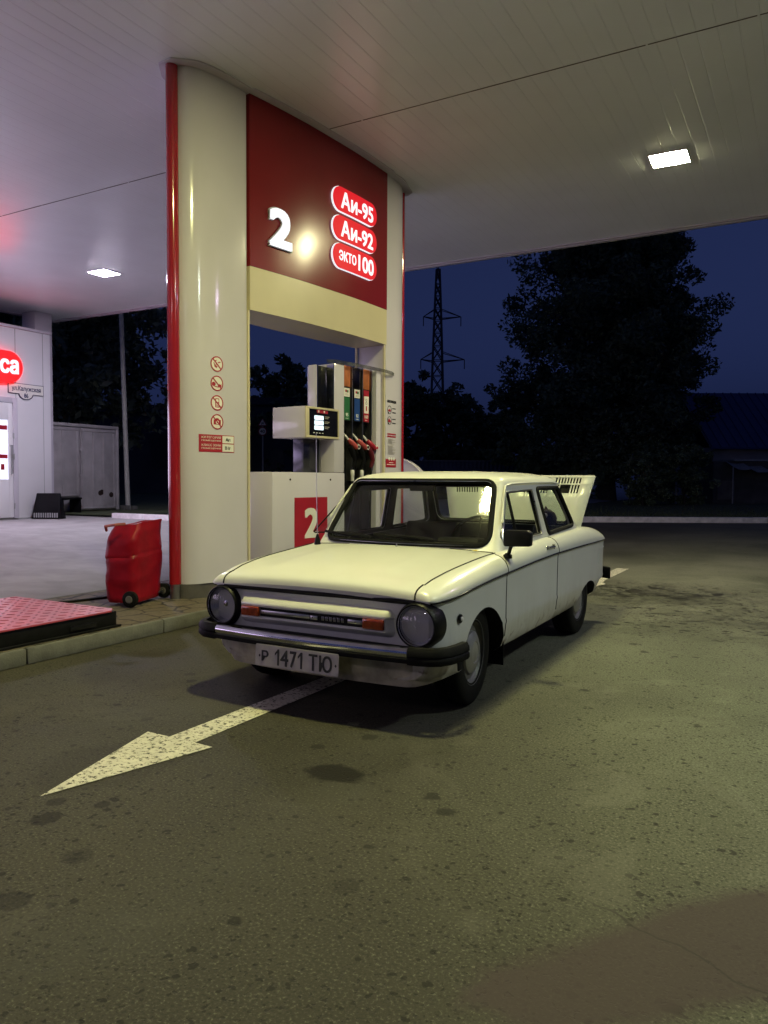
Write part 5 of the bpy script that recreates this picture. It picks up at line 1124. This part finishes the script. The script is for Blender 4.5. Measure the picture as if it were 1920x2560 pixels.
def build_planting():
    p = at(11.7, 40); make_tree('poplar_tree', 'huge dark poplar tree standing behind the lawn, right of the pylon', (p.x, p.y, .1), 18.0, 4.7, .08, 56, 5, .125, 11, leaves=130)
    p = at(15.2, 42); make_tree('poplar_tree', 'dark tree in the right flank of the huge poplar, by the blue roofed house', (p.x, p.y, .1), 12.6, 2.6, .06, 30, 4, .12, 23, leaves=105)
    p = at(8.4, 42); make_tree('young_tree', 'low dark tree at the left foot of the huge poplar', (p.x, p.y, .1), 7.2, 2.4, .1, 18, 3, .15, 31, leaves=70)
    for i, (a, d, h, s, lab) in enumerate(((2.2, 55, 8.4, 3.2, 'dark bushy tree below the pylon, next to the gantry post'), (5.6, 56, 7.6, 2.9, 'dark bushy tree right of the pylon foot'), (8.3, 57, 6.6, 2.7, 'smallest dark bushy tree between the pylon and the huge poplar'), (-6.6, 52, 9.2, 3.2, 'dark tree seen through the gantry opening, left of the pump'))):
        p = at(a, d); make_tree('bushy_tree', lab, (p.x, p.y, .1), h, s, .03, 22, 3, .2, 50 + i, leaves=60, group='dark trees behind the forecourt')
    p = at(-12.0, 30); make_tree('leafy_tree', 'leafy tree overhanging the yard behind the white pole', (p.x, p.y, .3), 10.5, 4.4, .26, 30, 3, .16, 77, leaves=80, mat=TREE_B)
    p = at(-16.3, 31); make_tree('leafy_tree', 'dense dark tree filling the gap behind the storage container', (p.x, p.y, .3), 11.5, 4.6, .12, 34, 3, .17, 78, leaves=85, mat=TREE_B)
    p = at(13.5, 36); 
    for i, (a, d, h, s, lab) in enumerate(((11.2, 33, 2.2, 1.3, 'low dark shrub on the lawn in front of the huge poplar'), (13.4, 34, 2.6, 1.5, 'dark shrub beside the shed with the pale awning'))):
        p = at(a, d); make_tree('shrub', lab, (p.x, p.y, .12), h, s, .03, 14, 2, .09, 90 + i, cat='shrub', leaves=60)
build_planting()

def build_far_things():
    # lattice pylon
    p = at(9.6, 140); root = thing('power_pylon', 'tall lattice steel power pylon against the evening sky', 'pylon', (p.x, p.y, 0), ANG)
    W_ = lambda z: 1.35 * (1 - z / 42) ** .8 + .15 if z > 14 else 1.35 * (1 - 14 / 42) ** .8 + .15 + (14 - z) * .12
    lv = [0, 5, 9.5, 13.5, 17, 20, 22.8, 25.4, 27.8, 30, 32.2, 34.4, 36.6, 39.2]; b = MB()
    cor = lambda z: [(W_(z) * sx, W_(z) * sy, z) for sx, sy in ((-1, -1), (1, -1), (1, 1), (-1, 1))]
    for i in range(len(lv) - 1):
        A, B_ = cor(lv[i]), cor(lv[i + 1])
        for k in range(4):
            b.tube([A[k], B_[k]], .16, 4); b.tube([A[k], B_[(k + 1) % 4]], .1, 4); b.tube([A[(k + 1) % 4], B_[k]], .1, 4); b.tube([B_[k], B_[(k + 1) % 4]], .07, 4)
    b.tube([(0, 0, 38.8), (0, 0, 40)], .12, 4); b.build('lattice_tower', M('pylon_steel', (.06, .06, .07), .6, metal=.3), root)
    for z, l0 in ((14.8, 4.6), (22.6, 4.9), (30.3, 4.2)):
        for sx in (1, -1):
            w_ = W_(z); b = MB(); l = l0 * (1 if sx > 0 else .62)
            for sy in (-1, 1): b.tube([(sx * w_, sy * w_, z), (sx * l, 0, z + .4)], .09, 4); b.tube([(sx * W_(z + 1.7), sy * W_(z + 1.7), z + 1.7), (sx * l, 0, z + .4)], .07, 4)
            b.tube([(sx * l, 0, z + .4), (sx * l, 0, z - 1.3)], .09, 5)
            b.build('cross_arm', M('pylon_steel'), root)
    # fence
    p = at(.8, 45); root = thing('metal_fence', 'dark blue corrugated metal fence behind the lawn', 'fence', (p.x, p.y, .1), ANG)
    b = MB(); pts = [( i * .06, .02 * (1 if (i // 2) % 2 else -1)) for i in range(int(11 / .06))]; b.prism(pts + [(x, y + .012) for x, y in reversed(pts)], 0, 2.18); b.build('fence_sheet', M('fence_blue', (.05, .06, .12), .55, var=.25, scale=2), root)
    b = MB(); b.box(0, 11, -.05, .05, 2.181, 2.24); b.build('top_rail', M('fence_rail', (.16, .16, .2), .5), root)
    for x in (2.6, 5.3, 8, 10.9): b = MB(); b.box(x - .04, x + .04, .06, .14, 0, 2.17); b.build('post', M('fence_blue'), root)
    p = at(8.6, 44.6); b = MB(); b.tube([(p.x, p.y, .1), (p.x - .05, p.y, 4.6)], [.05, .035], 8); tag(b.build('thin_post', GREY), 'thin bare post standing at the end of the blue fence', 'post')
    # house with a blue roof
    p = at(24.5, 46); root = thing('blue_roof_house', 'low house with a big dark blue metal roof at the right edge', 'house', (p.x, p.y, .1), ANG)
    HW = M('house_wall', (.4, .37, .37), .8, var=.2, scale=1); RB = M('roof_blue', (.022, .04, .16), .45, var=.2, scale=1.5)
    b = MB(); b.box(-6, 9, -3, 5, 0, 3.0); b.build('wall', HW, root)
    b = MB(); pr = [(-3.6, 2.86), (1, 6.35), (5.6, 2.86), (5.6, 2.96), (1, 6.47), (-3.6, 2.96)]; b.prism([(q, z) for q, z in pr], -6.4, 9.4, 'x')
    for i in range(32):
        x = -6.3 + i * .5; b.add([(x - .03, -3.6, 2.965), (x + .03, -3.6, 2.965), (x + .03, 1, 6.475), (x - .03, 1, 6.475), (x - .03, -3.6, 3.0), (x + .03, -3.6, 3.0), (x + .03, 1, 6.51), (x - .03, 1, 6.51)], [(4, 5, 6, 7), (0, 1, 5, 4), (2, 3, 7, 6), (1, 2, 6, 5), (3, 0, 4, 7)])
    rf = b.build('roof', RB, root, fix=False)
    b = MB(); b.box(-2.3, -2.15, -1.9, -1.75, 4.1, 5.4); b.build('vent_pipe', GREY, rf)
    for x in (-3.5, .5, 4.5):
        b = MB(); b.box(x - .6, x + .6, -3.04, -3.002, 1.0, 2.3); wn = b.build('window', PRINTW, root); b = MB(); b.box(x - .52, x + .52, -3.05, -3.041, 1.08, 2.22); b.build('pane', BLACKG, wn)
    # shed with a pale awning
    p = at(16.6, 36); root = thing('garden_shed', 'dark shed with a torn pale awning beside the blue roofed house', 'shed', (p.x, p.y, .12), ANG)
    b = MB(); b.box(-1.1, 2.6, 0, 2.2, 0, 2.0); b.build('wall', M('shed_wall', (.09, .085, .085), .8, var=.4, scale=2), root)
    b = MB(); b.prism([(-.2, 2.02), (2.75, 2.02), (2.75, 2.1), (-.2, 2.1)], -.15, 2.3, 'y'); b.build('roof', GREY, root)
    b = MB(); rows = [[(-.6 + 2.3 * i / 8, -.9 + .85 * j / 5, 1.75 + .3 * j / 5 - .12 * math.sin(i * 1.1) ** 2 - .04 * i) for i in range(9)] for j in range(6)]; b.grid(rows); b.build('awning', M('awning_cloth', (.30, .29, .28), .8, var=.3), root)
    for x in (-.55, 1.6): b = MB(); b.tube([(x, -.85, 0), (x, -.85, 1.72)], .03, 6); b.build('post', GREY, root)
    b = MB(); b.box(1.75, 2.4, -.03, -.002, .05, 1.4); b.box(-.9, -.1, -.05, -.002, .2, 1.1); b.build('panel', M('pale_board', (.16, .14, .13), .8, var=.4, scale=3), root)
    b = MB(); b.box(-3.0, -2.93, -.4, -.33, 0, 2.1); b.box(-3.4, -2.3, -.42, -.40, 1.6, 1.78); b.build('notice_board', GREY, root)
    # dark outbuildings on the left and through the opening
    p = at(-14.5, 42); root = thing('dark_warehouse', 'dark flat roofed warehouse behind the white pole', 'warehouse', (p.x, p.y, .2), ANG)
    DW = M('dark_wall', (.06, .065, .085), .8, var=.3, scale=.5)
    b = MB(); b.box(-6, 5.0, 0, 8, 0, 4.6); b.build('wall', DW, root)
    b = MB(); b.prism([(-.3, 4.601), (8.3, 4.601), (8.3, 4.75), (-.3, 5.0)], -6.3, 5.3, 'x'); b.build('roof', M('dark_roof', (.035, .04, .06), .7), root)
    for x in (-.5, 2.2): b = MB(); b.box(x - .5, x + .5, -.04, -.002, 1.6, 3.4); b.build('window', M('dull_pane', (.05, .05, .06), .3), root)
    p = at(-8.2, 50); root = thing('dark_garage', 'dark low garage seen through the gantry opening', 'garage', (p.x, p.y, .1), ANG)
    b = MB(); b.box(-3.2, 4.2, 0, 6, 0, 5.9); b.build('wall', DW, root); b = MB(); b.prism([(-.3, 5.901), (6.3, 5.901), (6.3, 6.1), (-.3, 6.35)], -3.4, 4.4, 'x'); b.build('roof', M('dark_roof'), root)
    b = MB(); b.box(-1.4, 1.6, -.04, -.002, 0, 3); b.build('door', M('dull_pane'), root)
    p = at(-7.0, 48); 
    # road signs seen through the opening
    p = at(-5.41, 34); root = thing('road_sign', 'warning triangle above a round 40 sign on a post, through the gantry opening', 'road sign', (p.x, p.y, 0), ANG)
    b = MB(); b.tube([(0, .03, 0), (0, .03, 3.85)], .03, 8); b.build('post', GREY, root)
    f = lambda a, q, d: (a * .8, -d, 3.72 + (q - 2.87) * .8); SR = M('sign_red', (.25, .03, .03), .5)
    b = MB(); add_plate(b, rounded([(-.27, 2.66), (.27, 2.66), (0, 3.12)], .03), f, 0, .004, 1, .3); add_plate(b, rounded([(-.19, 2.705), (.19, 2.705), (0, 3.03)], .02), f, .004, .006, 0, .3)
    for q in ([(-.07, 2.72), (-.04, 2.72), (-.02, 2.86), (-.05, 2.86)], [(-.05, 2.84), (-.02, 2.87), (.05, 2.77), (.03, 2.75)], [(.03, 2.76), (.06, 2.76), (.06, 2.9), (.03, 2.9)]): add_plate(b, q, f, .006, .008, 2, .3)
    b.build('warning_triangle', [PRINTW, SR, PRINTK], root)
    b = MB(); add_plate(b, circle(.25, 32, (0, 2.36)), f, 0, .004, 1, .3); add_plate(b, circle(.19, 32, (0, 2.36)), f, .004, .006, 0, .3); add_text(b, '40', f, -.13, .13, 2.27, 2.45, .006, .008, 2, .03); b.build('speed_disc', [PRINTW, SR, PRINTK], root)
build_far_things()
